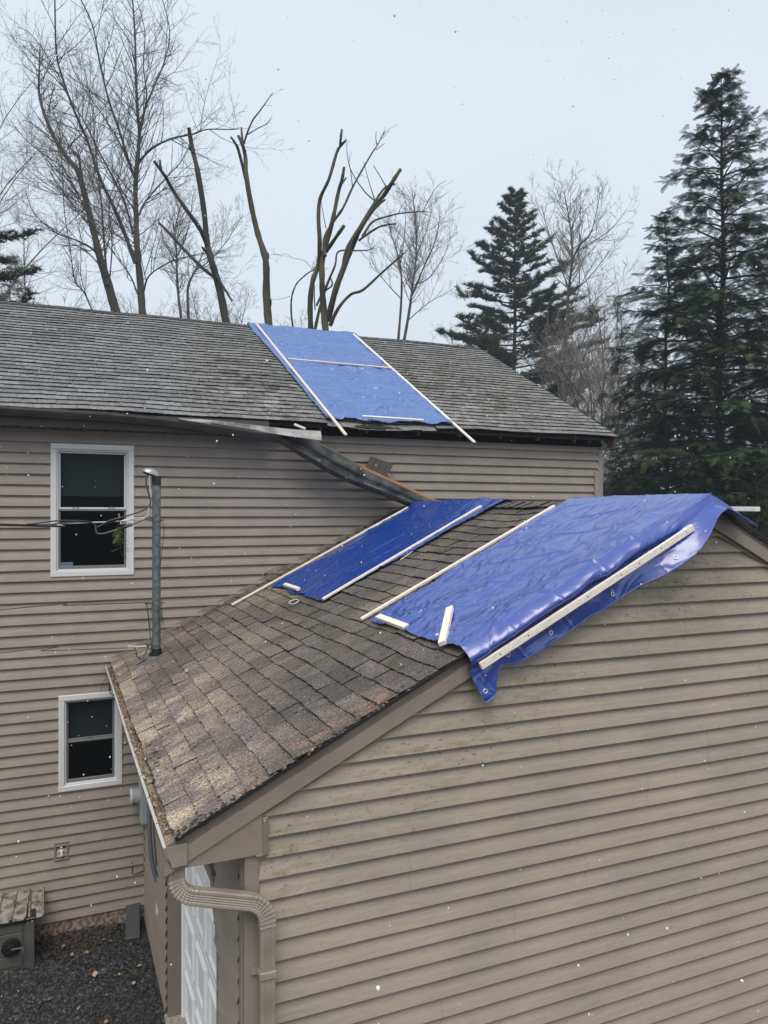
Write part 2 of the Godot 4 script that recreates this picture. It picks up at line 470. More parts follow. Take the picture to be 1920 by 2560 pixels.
# ---------------------------------------------------------------- lap siding
# frame: o = foot of the wall, ax = along it, nn = out of it. One board per length, cut by the holes.
func board(mb: MB, fr: Array, a0: float, a1: float, b0: float, b1: float, ya: float, yb: float, y0: float, e: float, uo: Vector2) -> void:
	var o: Vector3 = fr[0]; var ax: Vector3 = fr[1]; var nn: Vector3 = fr[2]
	var ns := clampi(int((a1 - a0) / 0.65), 1, 6)
	var rows := []
	for y: float in [ya, lerpf(ya, yb, 0.35), yb]:
		var k := (y - y0) / e
		var d := lerpf(0.036, 0.003, k) + (0.0022 if y > ya and y < yb else 0.0)
		var f := (y - ya) / (yb - ya)
		var l := lerpf(a0, b0, f); var r := lerpf(a1, b1, f)
		var row := []
		for j in ns + 1:
			var x := lerpf(l, r, j / float(ns))
			# vinyl is never quite flat
			var wob := n3.get_noise_2d(x * 0.9 + o.z * 3.0, y0 * 9.0) * 0.0032 * (1.0 - 0.7 * k)
			var dy := n3.get_noise_2d(x * 0.7 + 50.0, y0 * 11.0 + o.z) * 0.003 if y < yb and ya <= y0 + 0.001 else 0.0
			row.append([o + ax * x + Vector3.UP * (y + dy) + nn * (d + wob), Vector2(x + uo.x, uo.y - y)])
		rows.append(row)
	for i in 2:
		for j in ns:
			var p: Array = rows[i][j]; var q: Array = rows[i][j + 1]; var u: Array = rows[i + 1][j + 1]; var t: Array = rows[i + 1][j]
			mb.quad(p[0], q[0], u[0], t[0], p[1], q[1], u[1], t[1])
	if ya <= y0 + 0.001:
		var drop := Vector3.UP * -0.006 - nn * 0.004
		var back := -nn * 0.030
		for j in ns:
			var p: Array = rows[0][j]; var q: Array = rows[0][j + 1]
			mb.quad(p[0] + drop, q[0] + drop, q[0], p[0], p[1], q[1], q[1], p[1])
			mb.quad(p[0] + drop + back, q[0] + drop + back, q[0] + drop, p[0] + drop, p[1], q[1], q[1], p[1])

func siding(wall: Node3D, fr: Array, y0: float, e: float, count: int, left: Callable, right: Callable, holes: Array, joints: float, m: Material, top: float, uo := Vector2.ZERO) -> void:
	for k in count:
		var ya := y0 + k * e
		var yb: float = minf(ya + e + 0.002, top)
		if yb - ya < 0.02: continue
		var l0: float = left.call(ya); var r0: float = right.call(ya)
		var l1: float = left.call(yb); var r1: float = right.call(yb)
		if r0 - l0 < 0.06: continue
		if r1 < l1:
			l1 = (l0 + r0) * 0.5; r1 = l1 + 0.001
		var rects := [[l0, r0, l1, r1, ya, yb]]
		for h: Array in holes:
			var nxt := []
			for q: Array in rects:
				if h[3] <= q[4] or h[2] >= q[5] or h[1] <= q[0] or h[0] >= q[1]:
					nxt.append(q); continue
				if h[0] > q[0]: nxt.append([q[0], h[0], q[2], h[0], q[4], q[5]])
				if h[1] < q[1]: nxt.append([h[1], q[1], h[1], q[3], q[4], q[5]])
				var hl: float = maxf(h[0], q[0]); var hr: float = minf(h[1], q[1])
				if h[2] - q[4] > 0.004: nxt.append([hl, hr, hl, hr, q[4], h[2]])
				if q[5] - h[3] > 0.004: nxt.append([hl, hr, hl, hr, h[3], q[5]])
			rects = nxt
		# the panels are two courses high: joints come in pairs
		var pair := k / 2
		var shift := fposmod(pair * 1.37 + 0.41 * (pair % 3), joints)
		for q: Array in rects:
			var cuts := [q[0]]
			var s: float = floor((q[0] - shift) / joints) * joints + shift
			while s < q[1]:
				if s > q[0] + 0.25 and s < q[1] - 0.25 and s > q[2] + 0.25 and s < q[3] - 0.25: cuts.append(s)
				s += joints
			cuts.append(q[1])
			for c in cuts.size() - 1:
				var mb := MB.new()
				var first := c == 0; var last := c == cuts.size() - 2
				var lift: float = 0.0010 * (c % 2)
				var f2 := [fr[0] + fr[2] * lift, fr[1], fr[2]]
				board(mb, f2, cuts[c], cuts[c + 1] - (0.0 if last else 0.0008), q[2] if first else cuts[c], q[3] if last else cuts[c + 1] - 0.0008, q[4], q[5], ya, e, uo)
				obj("siding_board", mb, m, wall)

# ---------------------------------------------------------------- shingles
func tab_mesh(seed_: int, length: float, rough: float, thick := 0.0095) -> ArrayMesh:
	var r := RandomNumberGenerator.new(); r.seed = seed_
	var mb := MB.new(); mb.tinted = true
	var top := []; var bot := []
	var skew := r.randf_range(-0.004, 0.004)
	for k in 6:
		var f := k / 5.0 - 0.5
		top.append(Vector3(f, 0.0, 0.0))
		bot.append(Vector3(f, thick + r.randf_range(-0.002, 0.003), length + f * skew * 2 + r.randf_range(-rough, rough)))
	for k in 5:
		mb.quad(bot[k], bot[k + 1], top[k + 1], top[k])
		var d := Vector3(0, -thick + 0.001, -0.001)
		mb.col = Color(0.10, 0.10, 0.10)      # cut edge: black asphalt, with the shadow line under each course painted in
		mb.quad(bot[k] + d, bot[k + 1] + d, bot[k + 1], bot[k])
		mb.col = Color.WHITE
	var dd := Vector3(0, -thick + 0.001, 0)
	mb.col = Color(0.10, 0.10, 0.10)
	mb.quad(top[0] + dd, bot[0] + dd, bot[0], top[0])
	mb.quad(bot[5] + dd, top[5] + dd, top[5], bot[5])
	return mb.mesh()

# rows: array of {xf, tone, d}; 300 nearest become parts, the rest one part
func lay_tabs(roof: Node3D, tabs: Array, meshes: Array, mats: Array, rest_mat: Material, base: float, step: float) -> void:
	tabs.sort_custom(func(a, b): return a.d < b.d)
	var xf := []; var cols := []; var by := {}
	for k in tabs.size():
		var tb: Dictionary = tabs[k]
		if k < 300:
			var o := put("shingle", meshes[tb.v], mats[tb.tone], roof)
			o.transform = tb.xf
		else:
			xf.append(tb.xf)
			cols.append(grey(base + step * tb.tone).srgb_to_linear())
	if xf.size(): stuff(multi("shingle_field", meshes[0], rest_mat, xf, cols, roof))

# ---------------------------------------------------------------- tarpaulin wrinkles
func crease(x: float, w: float) -> float: return exp(-(x * x) / (w * w))
func wrinkle(u: float, v: float, sd: float, amp: float) -> float:
	var wu := u + n2.get_noise_2d(u * 1.7 + sd, v * 1.7) * 0.12
	var wv := v + n2.get_noise_2d(u * 1.7 - sd, v * 1.7 + 50) * 0.12
	var h := n3.get_noise_2d(u * 1.6 + sd, v * 1.6) * 0.014
	var a := 1.0 - absf(n2.get_noise_2d(wu * 1.5 + sd * 3, wv * 5.0 + wu * 1.6)) * 2.2
	h += maxf(a, 0.0) * maxf(a, 0.0) * 0.0085
	var b := 1.0 - absf(n2.get_noise_2d(wu * 9.0 - wv * 5.0, wv * 12.0 + sd)) * 2.4
	h += maxf(b, 0.0) * maxf(b, 0.0) * 0.0018
	h *= amp
	# fold lines left from the packing
	var fu := fposmod(u + sd * 0.13, 0.36) - 0.18
	var fv := fposmod(v + sd * 0.07, 0.40) - 0.20
	h += crease(fu + n3.get_noise_2d(u, v * 2.0) * 0.012, 0.009) * 0.010 * (0.75 + n3.get_noise_2d(u * 1.1, v * 1.1 + 9))
	h += crease(fv + n3.get_noise_2d(u * 2.0, v + 31) * 0.012, 0.009) * -0.010 * (0.75 + n3.get_noise_2d(u * 1.1 + 5, v * 1.1))
	return h

func grommet(parent: Node, p: Vector3, nn: Vector3, up: Vector3) -> void:
	var mb := MB.new()
	var x := up.cross(nn).normalized(); var y := nn.cross(x)
	var ring := PackedVector3Array(); var ns := 14
	for r in 5:
		var q: float = [0.009, 0.0095, 0.0125, 0.0155, 0.016][r]
		var h: float = [-0.001, 0.003, 0.0042, 0.003, -0.001][r]
		for s in ns + 1:
			var an := TAU * s / ns
			ring.append(p + (x * cos(an) + y * sin(an)) * q + nn * h)
	mb.grid(ring, 5, ns + 1, PackedVector2Array(), true)
	obj("grommet", mb, M.brass, parent)

# ---------------------------------------------------------------- trees
func smooth_path(p: Array, steps: int) -> PackedVector3Array:
	var o := PackedVector3Array()
	for k in p.size() - 1:
		var a: Vector3 = p[maxi(k - 1, 0)]; var b: Vector3 = p[k]; var c: Vector3 = p[k + 1]; var d: Vector3 = p[mini(k + 2, p.size() - 1)]
		for s in steps: o.append(b.cubic_interpolate(c, a, d, s / float(steps)))
	o.append(p[p.size() - 1])
	return o

func twig(mb: MB, p: Vector3, dir: Vector3, length: float, r: float, level: int, spec: Dictionary) -> void:
	var seg: int = [0, 3, 3, 5][level]
	var pts := PackedVector3Array([p]); var rad := PackedFloat32Array([r])
	var q := p; var d := dir
	for k in seg:
		d = (d + Vector3(rng.randf_range(-1, 1), rng.randf_range(-1, 1), rng.randf_range(-1, 1)) * spec.wander + Vector3.UP * spec.up).normalized()
		q += d * (length / seg)
		pts.append(q)
		rad.append(maxf(r * (1.0 - 0.75 * (k + 1.0) / seg), 0.0022 * spec.fat))
	mb.tube(pts, rad, 3 if level < 3 else 4)
	if level <= 1: return
	var cnt := int(length * spec.density * (1.0 if level == 3 else 1.5) + rng.randf())
	for c in cnt:
		var f := rng.randf_range(0.15, 1.0) * seg
		var k := mini(int(f), seg - 1)
		var pp := pts[k].lerp(pts[k + 1], f - k)
		var tan_ := (pts[k + 1] - pts[k]).normalized()
		var side := tan_.cross(Vector3(rng.randf_range(-1, 1), rng.randf_range(-1, 1), rng.randf_range(-1, 1))).normalized()
		var an := rng.randf_range(0.5, 0.95)
		twig(mb, pp, tan_ * cos(an) + side * sin(an), length * rng.randf_range(0.3, 0.6) * (1.0 - 0.35 * f / seg), maxf(rad[k] * 0.62, 0.003 * spec.fat), level - 1, spec)

func limb_twigs(mb: MB, path: PackedVector3Array, r0: float, r1: float, from: float, spec: Dictionary) -> void:
	var total := 0.0
	for k in path.size() - 1: total += path[k].distance_to(path[k + 1])
	var cnt := int(total * spec.per_m)
	for c in cnt:
		var f := lerpf(from, 1.0, (c + rng.randf()) / cnt) * (path.size() - 1)
		var k := mini(int(f), path.size() - 2)
		var pp := path[k].lerp(path[k + 1], f - k)
		var tan_ := (path[k + 1] - path[k]).normalized()
		var side := tan_.cross(Vector3(rng.randf_range(-1, 1), rng.randf_range(-1, 1), rng.randf_range(-1, 1))).normalized()
		var an := rng.randf_range(0.55, 1.05)
		var t := f / (path.size() - 1)
		twig(mb, pp, (tan_ * cos(an) + side * sin(an)), spec.len * rng.randf_range(0.45, 1.1) * (1.0 - 0.45 * t), minf(lerpf(r0, r1, t) * 0.55, spec.r), spec.levels, spec)

# stems: [sightings, radius at start, radius at end, depth at start, depth at end, share bare of twigs (1 = bare)]
func bare_tree(called: String, label: String, stems: Array, spec: Dictionary, bark: Material, tw: Material, group := "", slim := 0.5) -> Node3D:
	var first: Array = stems[0]
	var s0: Vector2 = first[0][0]
	var foot := at(s0.x, s0.y, first[3]); foot.y = 0
	var t := thing(called, label, "tree", foot, group)
	var mb := MB.new()
	for k in stems.size():
		var st: Array = stems[k]
		var p := []
		var cnt: int = st[0].size()
		for j in cnt:
			var s: Vector2 = st[0][j]
			var f := j / float(cnt - 1)
			p.append(at(s.x, s.y, lerpf(st[3], st[4], f) + sin(j * 2.3 + k) * 0.12) - foot)
		var path := smooth_path(p, 4)
		if k == 0:
			# down to the ground behind the roof
			var low: Vector3 = p[0]
			var lead := (low - (p[1] as Vector3)).normalized()
			var knee := low + lead * minf(1.2, low.y * 0.3)
			path.insert(0, knee)
			path.insert(0, Vector3(knee.x * 0.6, knee.y * 0.45, knee.z * 0.6))
			path.insert(0, Vector3(0, -0.1, 0))
		var rad := PackedFloat32Array()
		for j in path.size():
			var f := j / float(path.size() - 1)
			rad.append(slim * lerpf(st[1], st[2], pow(f, 0.85)) * (1.0 + n3.get_noise_2d(j * 1.7, k * 7.0) * 0.22))
		var lm := MB.new()
		lm.tube(path, rad, 8 if st[1] > 0.05 else 6, true)
		var lo := obj("trunk" if k == 0 else "limb", lm, bark, t)
		if slim * st[2] > 0.018 and slim > 0.6:
			# the sawn end
			var ce := MB.new(); var m := path.size()
			var dd := (path[m - 1] - path[m - 2]).normalized()
			ce.tube(PackedVector3Array([path[m - 1] - dd * 0.01, path[m - 1] + dd * 0.012]), PackedFloat32Array([slim * st[2] * 1.02, slim * st[2] * 0.96]), 8, true)
			obj("sawn_end", ce, M.cut_wood, lo)
		if st[5] < 1.0: limb_twigs(mb, path, st[1] * slim, st[2] * slim, st[5], spec)
	if mb.v.size(): stuff(obj("twigs", mb, tw, t))
	return t

# a bare tree that grew by itself: trunk then forks
func grown_tree(called: String, label: String, foot: Vector3, h: float, r: float, spread: float, spec: Dictionary, bark: Material, tw: Material, group := "", forks := 7) -> Node3D:
	var t := thing(called, label, "tree", foot, group)
	var p := []
	for k in 6:
		p.append(Vector3(rng.randf_range(-1, 1) * 0.035 * h * (1.0 if k > 0 else 0.0), h * 0.92 * k / 5.0, rng.randf_range(-1, 1) * 0.035 * h))
	p[0] = Vector3.ZERO
	var path := smooth_path(p, 3)
	var rad := PackedFloat32Array()
	for j in path.size(): rad.append(lerpf(r, 0.012, pow(j / float(path.size() - 1), 0.8)))
	var lm := MB.new(); lm.tube(path, rad, 7, true)
	obj("trunk", lm, bark, t)
	var mb := MB.new()
	limb_twigs(mb, path, r, 0.01, 0.4, spec)
	for k in forks:
		var f := lerpf(0.28, 0.78, k / float(forks)) * (path.size() - 1)
		var a := path[int(f)]
		var an := k * 2.4 + rng.randf_range(-0.4, 0.4)
		var ln := h * lerpf(0.5, 0.26, k / float(forks))
		var out := Vector3(cos(an), 0, sin(an)) * spread
		var jj := func(s: float) -> Vector3: return Vector3(rng.randf_range(-1, 1), rng.randf_range(-0.6, 0.6), rng.randf_range(-1, 1)) * s * ln
		var q := [a, a + (out * 0.32 + Vector3.UP * 0.28) * ln * 0.5 + jj.call(0.03), a + (out * 0.5 + Vector3.UP * 0.55) * ln * 0.6 + jj.call(0.05), a + (out * 0.8 + Vector3.UP * 0.75) * ln * 0.8 + jj.call(0.05), a + (out + Vector3.UP * 0.85) * ln + Vector3(rng.randf_range(-0.3, 0.3), 0, rng.randf_range(-0.3, 0.3))]
		var lp := smooth_path(q, 3)
		var lr := PackedFloat32Array()
		for j in lp.size(): lr.append(lerpf(rad[int(f)] * 0.6, 0.008, j / float(lp.size() - 1)))
		var m2 := MB.new(); m2.tube(lp, lr, 5)
		obj("limb", m2, bark, t)
		limb_twigs(mb, lp, lr[0], 0.008, 0.2, spec)
	stuff(obj("twigs", mb, tw, t))
	return t

func spray_mesh(kind: int) -> ArrayMesh:
	var mb := MB.new(); mb.tinted = true
	var r := RandomNumberGenerator.new(); r.seed = 400 + kind
	if kind == 0:
		# hemlock frond: a flat stem with side twigs that carry short needles
		for k in 13:
			var f := (k + 1) / 13.0
			var c := Vector3(0, -0.10 * f * f, f * 0.95)
			for s: float in [-1.0, 1.0]:
				var l: float = 0.42 * (1.0 - 0.72 * f) * r.randf_range(0.75, 1.15)
				var e := c + Vector3(s * l * 0.80, -0.14 * l + r.randf_range(-0.03, 0.03), l * 0.62)
				var w := (e - c).cross(Vector3.UP).normalized() * 0.017
				mb.col = Color(0.042, 0.066, 0.032) * r.randf_range(0.6, 1.45)
				mb.quad(c - w, c + w, e + w * 0.35, e - w * 0.35)
				for j in 3:
					var g := c.lerp(e, 0.35 + 0.27 * j)
					for s2: float in [-1.0, 1.0]:
						var h := g + (e - c).normalized() * 0.06 + w.normalized() * s2 * 0.06 * (1.0 - 0.2 * j) + Vector3(0, r.randf_range(-0.02, 0.015), 0)
						var w2 := (h - g).cross(Vector3.UP).normalized() * 0.012
						mb.tri(g - w2, g + w2, h)
	elif kind == 1:
		# pine tuft: long needles in a brush
		for k in 54:
			var an := r.randf() * TAU
			var el := r.randf_range(-0.15, 1.15)
			var d := Vector3(cos(an) * cos(el), sin(el) * 0.75, sin(an) * cos(el) + 0.35).normalized()
			var o := Vector3(0, 0, r.randf_range(-0.35, 0.3))
			var l := r.randf_range(0.26, 0.5)
			var w := d.cross(Vector3(r.randf_range(-1, 1), r.randf_range(-1, 1), r.randf_range(-1, 1))).normalized() * 0.026
			mb.col = Color(0.042, 0.058, 0.032).lerp(Color(0.078, 0.082, 0.042), r.randf()) * r.randf_range(0.6, 1.2)
			mb.tri(o - w, o + w, o + d * l)
	return mb.mesh()

# h: height, rad: widest reach, droop < 0 hangs
func conifer(called: String, label: String, foot: Vector3, h: float, rad: float, trunk_r: float, count: int, kind: int, low: float, spray: float, tilt := 0.0, group := "", thin := 1.0) -> Node3D:
	var t := thing(called, label, "tree", foot, group)
	var lean := Vector3(tilt, 0, 0)
	var p := PackedVector3Array(); var r := PackedFloat32Array()
	for k in 13:
		var f := k / 12.0
		p.append(Vector3(n3.get_noise_2d(f * 3.0, foot.x) * 0.25 * f, f * h, n3.get_noise_2d(f * 3.0 + 9, foot.x) * 0.25 * f) + lean * f)
		r.append(lerpf(trunk_r, 0.012, pow(f, 0.9)))
	var tm := MB.new(); tm.tube(p, r, 9)
	obj("trunk", tm, M.bark_dark, t)
	var bm := MB.new()
	var xf := []; var cols := []
	for k in count:
		var f: float = low + (1.0 - low) * pow((k + rng.randf() * 0.8) / count, 0.92)
		var y := f * h
		var pos := p[int(f * 11.99)].lerp(p[mini(int(f * 11.99) + 1, 12)], fposmod(f * 12.0, 1.0))
		pos.y = y
		var an := k * 2.39996 + rng.randf_range(-0.5, 0.5)
		var g := (1.0 - f) / (1.0 - low)
		var ln: float
		if kind == 0: ln = rad * (0.06 + 0.94 * pow(g, 0.80)) * rng.randf_range(0.42, 1.12)
		else: ln = rad * (0.05 + 0.95 * pow(g, 0.95)) * rng.randf_range(0.6, 1.1)
		if kind == 1 and rng.randf() < 0.12: ln *= 0.5
		var rise: float = lerpf(0.08, 0.75, f * f) + rng.randf_range(-0.22, 0.22) if kind == 0 else lerpf(0.02, 0.55, f * f)
		var out := Vector3(cos(an), 0, sin(an))
		var q := PackedVector3Array(); var qr := PackedFloat32Array()
		var ns := 7
		for s in ns + 1:
			var u := s / float(ns)
			var drop := -0.30 * u * u * ln if kind == 0 else (-0.12 * u + 0.16 * u * u) * ln
			q.append(pos + out * ln * u + Vector3.UP * (rise * ln * u + drop) + Vector3(n3.get_noise_2d(u * 4.0, k * 3.1), n3.get_noise_2d(u * 4.0 + 20, k * 3.1) * 0.5, n3.get_noise_2d(u * 4.0 + 40, k * 3.1)) * 0.16 * ln * u)
			qr.append(lerpf(minf(trunk_r * 0.20, 0.012 + ln * 0.010), 0.004, u))
		bm.tube(q, qr, 4)
		# side branchlets
		var nb := maxi(int(ln * (4.4 if kind == 0 else 3.6)), 5)
		var tone := rng.randf_range(0.62, 1.3)
		for b in nb:
			var u := lerpf(0.22, 0.97, (b + rng.randf()) / nb)
			if kind == 1: u = lerpf(0.30, 1.0, (b + rng.randf()) / nb)
			var kk := mini(int(u * ns), ns - 1)
			var bp := q[kk].lerp(q[kk + 1], u * ns - kk)
			var along := (q[kk + 1] - q[kk]).normalized()
			for sd: float in [-1.0, 1.0]:
				var side := along.cross(Vector3.UP).normalized() * sd
				var bl: float = ln * (0.42 if kind == 0 else 0.34) * (1.05 - u * 0.75) * rng.randf_range(0.6, 1.2)
				var bd := (along * 0.75 + side * 0.8 + Vector3.UP * (rng.randf_range(-0.28, 0.05) if kind == 0 else rng.randf_range(0.0, 0.35))).normalized()
				var e := bp + bd * bl
				bm.tube(PackedVector3Array([bp, e]), PackedFloat32Array([0.006, 0.003]), 3)
				var step: float = spray * (0.40 if kind == 0 else 0.42)
				var m := maxi(int(bl / step), 2)
				for j in m:
					if rng.randf() > thin: continue
					var sp := bp.lerp(e, (j + 0.35) / m)
					var z := (bd + Vector3(rng.randf_range(-0.6, 0.6), rng.randf_range(-0.5, 0.25), rng.randf_range(-0.6, 0.6))).normalized()
					var up := (Vector3.UP + side * rng.randf_range(-0.5, 0.5)).normalized()
					var x := up.cross(z).normalized()
					var sc := spray * rng.randf_range(0.7, 1.25) * lerpf(1.0, 0.62, f * f)
					xf.append(Transform3D(Basis(x, z.cross(x), z) * sc, sp))
					var v := tone * rng.randf_range(0.8, 1.2)
					cols.append(Color(v, v, v))
		# the tip
		var z2 := (q[ns] - q[ns - 1]).normalized()
		var x2 := Vector3.UP.cross(z2).normalized()
		xf.append(Transform3D(Basis(x2, z2.cross(x2), z2) * spray * lerpf(1.0, 0.6, f), q[ns - 1]))
		cols.append(Color(tone, tone, tone))
	stuff(obj("branches", bm, M.bark_dark, t))
	stuff(multi("foliage", M.sprays[kind], M.needle, xf, cols, t))
	return t

func S(a: Array, o: Vector2, sc: float) -> Array:     # sightings noted on an enlarged sheet
	var r := []
	for k in range(0, a.size(), 2): r.append(o + Vector2(a[k], a[k + 1]) / sc)
	return r

func g_roof(x: float) -> float: return G_RIDGE.y - G_SLOPE * absf(x - G_RIDGE.x)
func m_roof(z: float) -> float: return M_EAVE.y - M_SLOPE * (z - M_EAVE.z)

func set_stage() -> void:
	var cam := Camera3D.new()
	cam.name = "camera"
	add_child(cam)
	cam.position = CAM
	cam.look_at_from_position(CAM, CAM + fwd + Vector3.UP * 0.0016, Vector3.UP)
	cam.keep_aspect = Camera3D.KEEP_HEIGHT
	cam.fov = rad_to_deg(2.0 * atan(1280.0 / F))
	cam.near = 0.05
	cam.far = 400.0
	cam.current = true
	var sky_m := ProceduralSkyMaterial.new()
	sky_m.sky_top_color = Color(0.677, 0.722, 0.765)
	sky_m.sky_horizon_color = Color(0.688, 0.726, 0.758)
	sky_m.sky_curve = 0.3
	sky_m.ground_horizon_color = Color(0.80, 0.82, 0.85)
	sky_m.ground_bottom_color = Color(0.25, 0.24, 0.23)
	sky_m.sun_angle_max = 0.0
	# thin uneven cloud: barely warmer patches in the overcast
	sky_m.sky_cover = speckle(63, 0.008, [[0.25, Color(1, 0.97, 0.97, 0.0)], [0.75, Color(1, 0.97, 0.97, 0.045)]], 3, 512)
	var sky := Sky.new()
	sky.sky_material = sky_m
	var env := Environment.new()
	env.background_mode = Environment.BG_SKY
	env.sky = sky
	env.tonemap_mode = Environment.TONE_MAPPER_LINEAR
	env.tonemap_exposure = 1.65
	env.sdfgi_enabled = true
	env.ssao_enabled = true
	env.ssil_enabled = true
	env.fog_enabled = true
	env.fog_density = 0.0018
	env.fog_light_color = Color(0.72, 0.76, 0.81)
	var we := WorldEnvironment.new()
	we.name = "environment"
	we.environment = env
	add_child(we)
	var sun := DirectionalLight3D.new()
	sun.name = "overcast_sun"
	sun.light_energy = 0.5
	sun.light_angular_distance = 40.0
	sun.light_color = Color(1.0, 0.975, 0.94)
	sun.shadow_enabled = true
	add_child(sun)
	sun.look_at_from_position(Vector3.ZERO, Vector3(0.22, -0.86, -0.46), Vector3.UP)

func build_ground() -> void:
	var mb := MB.new()
	mb.quad_m(Vector3(-150, -0.03, 60), Vector3(150, -0.03, 60), Vector3(150, -0.03, -200), Vector3(-150, -0.03, -200))
	structure(obj("ground", mb, M.ground))
	var g := MB.new()
	var p := PackedVector3Array()
	var rows := 50; var cols := 50
	for r in rows:
		for c in cols:
			var x := lerpf(-3.0, 1.05, c / float(cols - 1)); var z := lerpf(0.0, 5.6, r / float(rows - 1))
			p.append(Vector3(x, 0.0 + n3.get_noise_2d(x * 1.5, z * 1.5) * 0.03 + 0.01 * exp(-z * 3.0), z))
	g.grid(p, rows, cols, PackedVector2Array(), true)
	structure(obj("gravel_yard", g, M.gravel_bed))
	# loose stones
	var st := MB.new()
	var r := RandomNumberGenerator.new(); r.seed = 8
	var q := []
	for k in 6: q.append(Vector3.ZERO)
	var dirs := [Vector3.RIGHT, Vector3.LEFT, Vector3.UP, Vector3.DOWN, Vector3.BACK, Vector3.FORWARD]
	for k in 6: q[k] = dirs[k] * r.randf_range(0.38, 0.62)
	for f in [[0, 2, 4], [2, 1, 4], [1, 3, 4], [3, 0, 4], [2, 0, 5], [1, 2, 5], [3, 1, 5], [0, 3, 5]]:
		st.tri(q[f[0]], q[f[1]], q[f[2]])
	var xf := []; var cl := []
	for k in 15000:
		var x := r.randf_range(-1.6, 1.02); var z := r.randf_range(0.03, 3.6)
		if x < -0.25 and z < 0.5: continue
		var s := r.randf_range(0.018, 0.050)
		var b := Basis.from_euler(Vector3(r.randf() * TAU, r.randf() * TAU, r.randf() * TAU)).scaled(Vector3(s, s * 0.8, s))
		xf.append(Transform3D(b, Vector3(x, 0.008 + n3.get_noise_2d(x * 1.5, z * 1.5) * 0.02 + 0.02 * exp(-z * 3.0), z)))
		var v := r.randf_range(0.010, 0.065) * (2.2 if r.randf() < 0.07 else 1.0)
		if z < 0.5 and r.randf() < 0.35: cl.append(Color(v * 1.0, v * 0.72, v * 0.5))
		else: cl.append(Color(v, v, v * 1.06))
	var gs: Node = stuff(multi("loose_gravel", st.mesh(), M.stone, xf, cl))
	tag(gs, "loose dark grey gravel covering the yard beside the house wall", "gravel")
	# litter of leaves and twigs against the foundation
	var lf := leaf_mesh(3)
	xf = []; cl = []
	for k in 260:
		var x := r.randf_range(-0.25, 0.93); var z := absf(r.randfn(0.16, 0.22)) + 0.02
		if x > 0.66 and x < 0.9 and z < 0.52: continue
		var s := r.randf_range(0.02, 0.06)
		xf.append(Transform3D(Basis.from_euler(Vector3(r.randf_range(-0.7, 0.7), r.randf() * TAU, r.randf_range(-0.7, 0.7))).scaled(Vector3(s, s, s)), Vector3(x, 0.02 + 0.02 * exp(-z * 3.0), z)))
		var v := r.randf_range(0.35, 1.2)
		cl.append(Color(0.085 * v, 0.042 * v, 0.022 * v) if r.randf() < 0.7 else Color(0.035 * v, 0.04 * v, 0.018 * v))
	tag(stuff(multi("leaf_litter", lf, M.litter, xf, cl)), "brown leaf litter and moss heaped against the house foundation", "leaf litter")

func leaf_mesh(sd: int) -> ArrayMesh:
	var mb := MB.new()
	var r := RandomNumberGenerator.new(); r.seed = sd
	var mid := []; var a := []; var b := []
	for k in 5:
		var f := k / 4.0
		var w: float = [0.03, 0.34, 0.42, 0.25, 0.0][k]
		mid.append(Vector3(0, -0.02 + f * f * 0.12, f - 0.5))
		a.append(Vector3(-w, 0.12 * w + r.randf_range(0, 0.14), f - 0.5)); b.append(Vector3(w * 0.9, 0.2 * w + r.randf_range(0, 0.14), f - 0.5))
	for k in 4:
		mb.quad(a[k], a[k + 1], mid[k + 1], mid[k]); mb.quad(mid[k], mid[k + 1], b[k + 1], b[k])
	return mb.mesh()

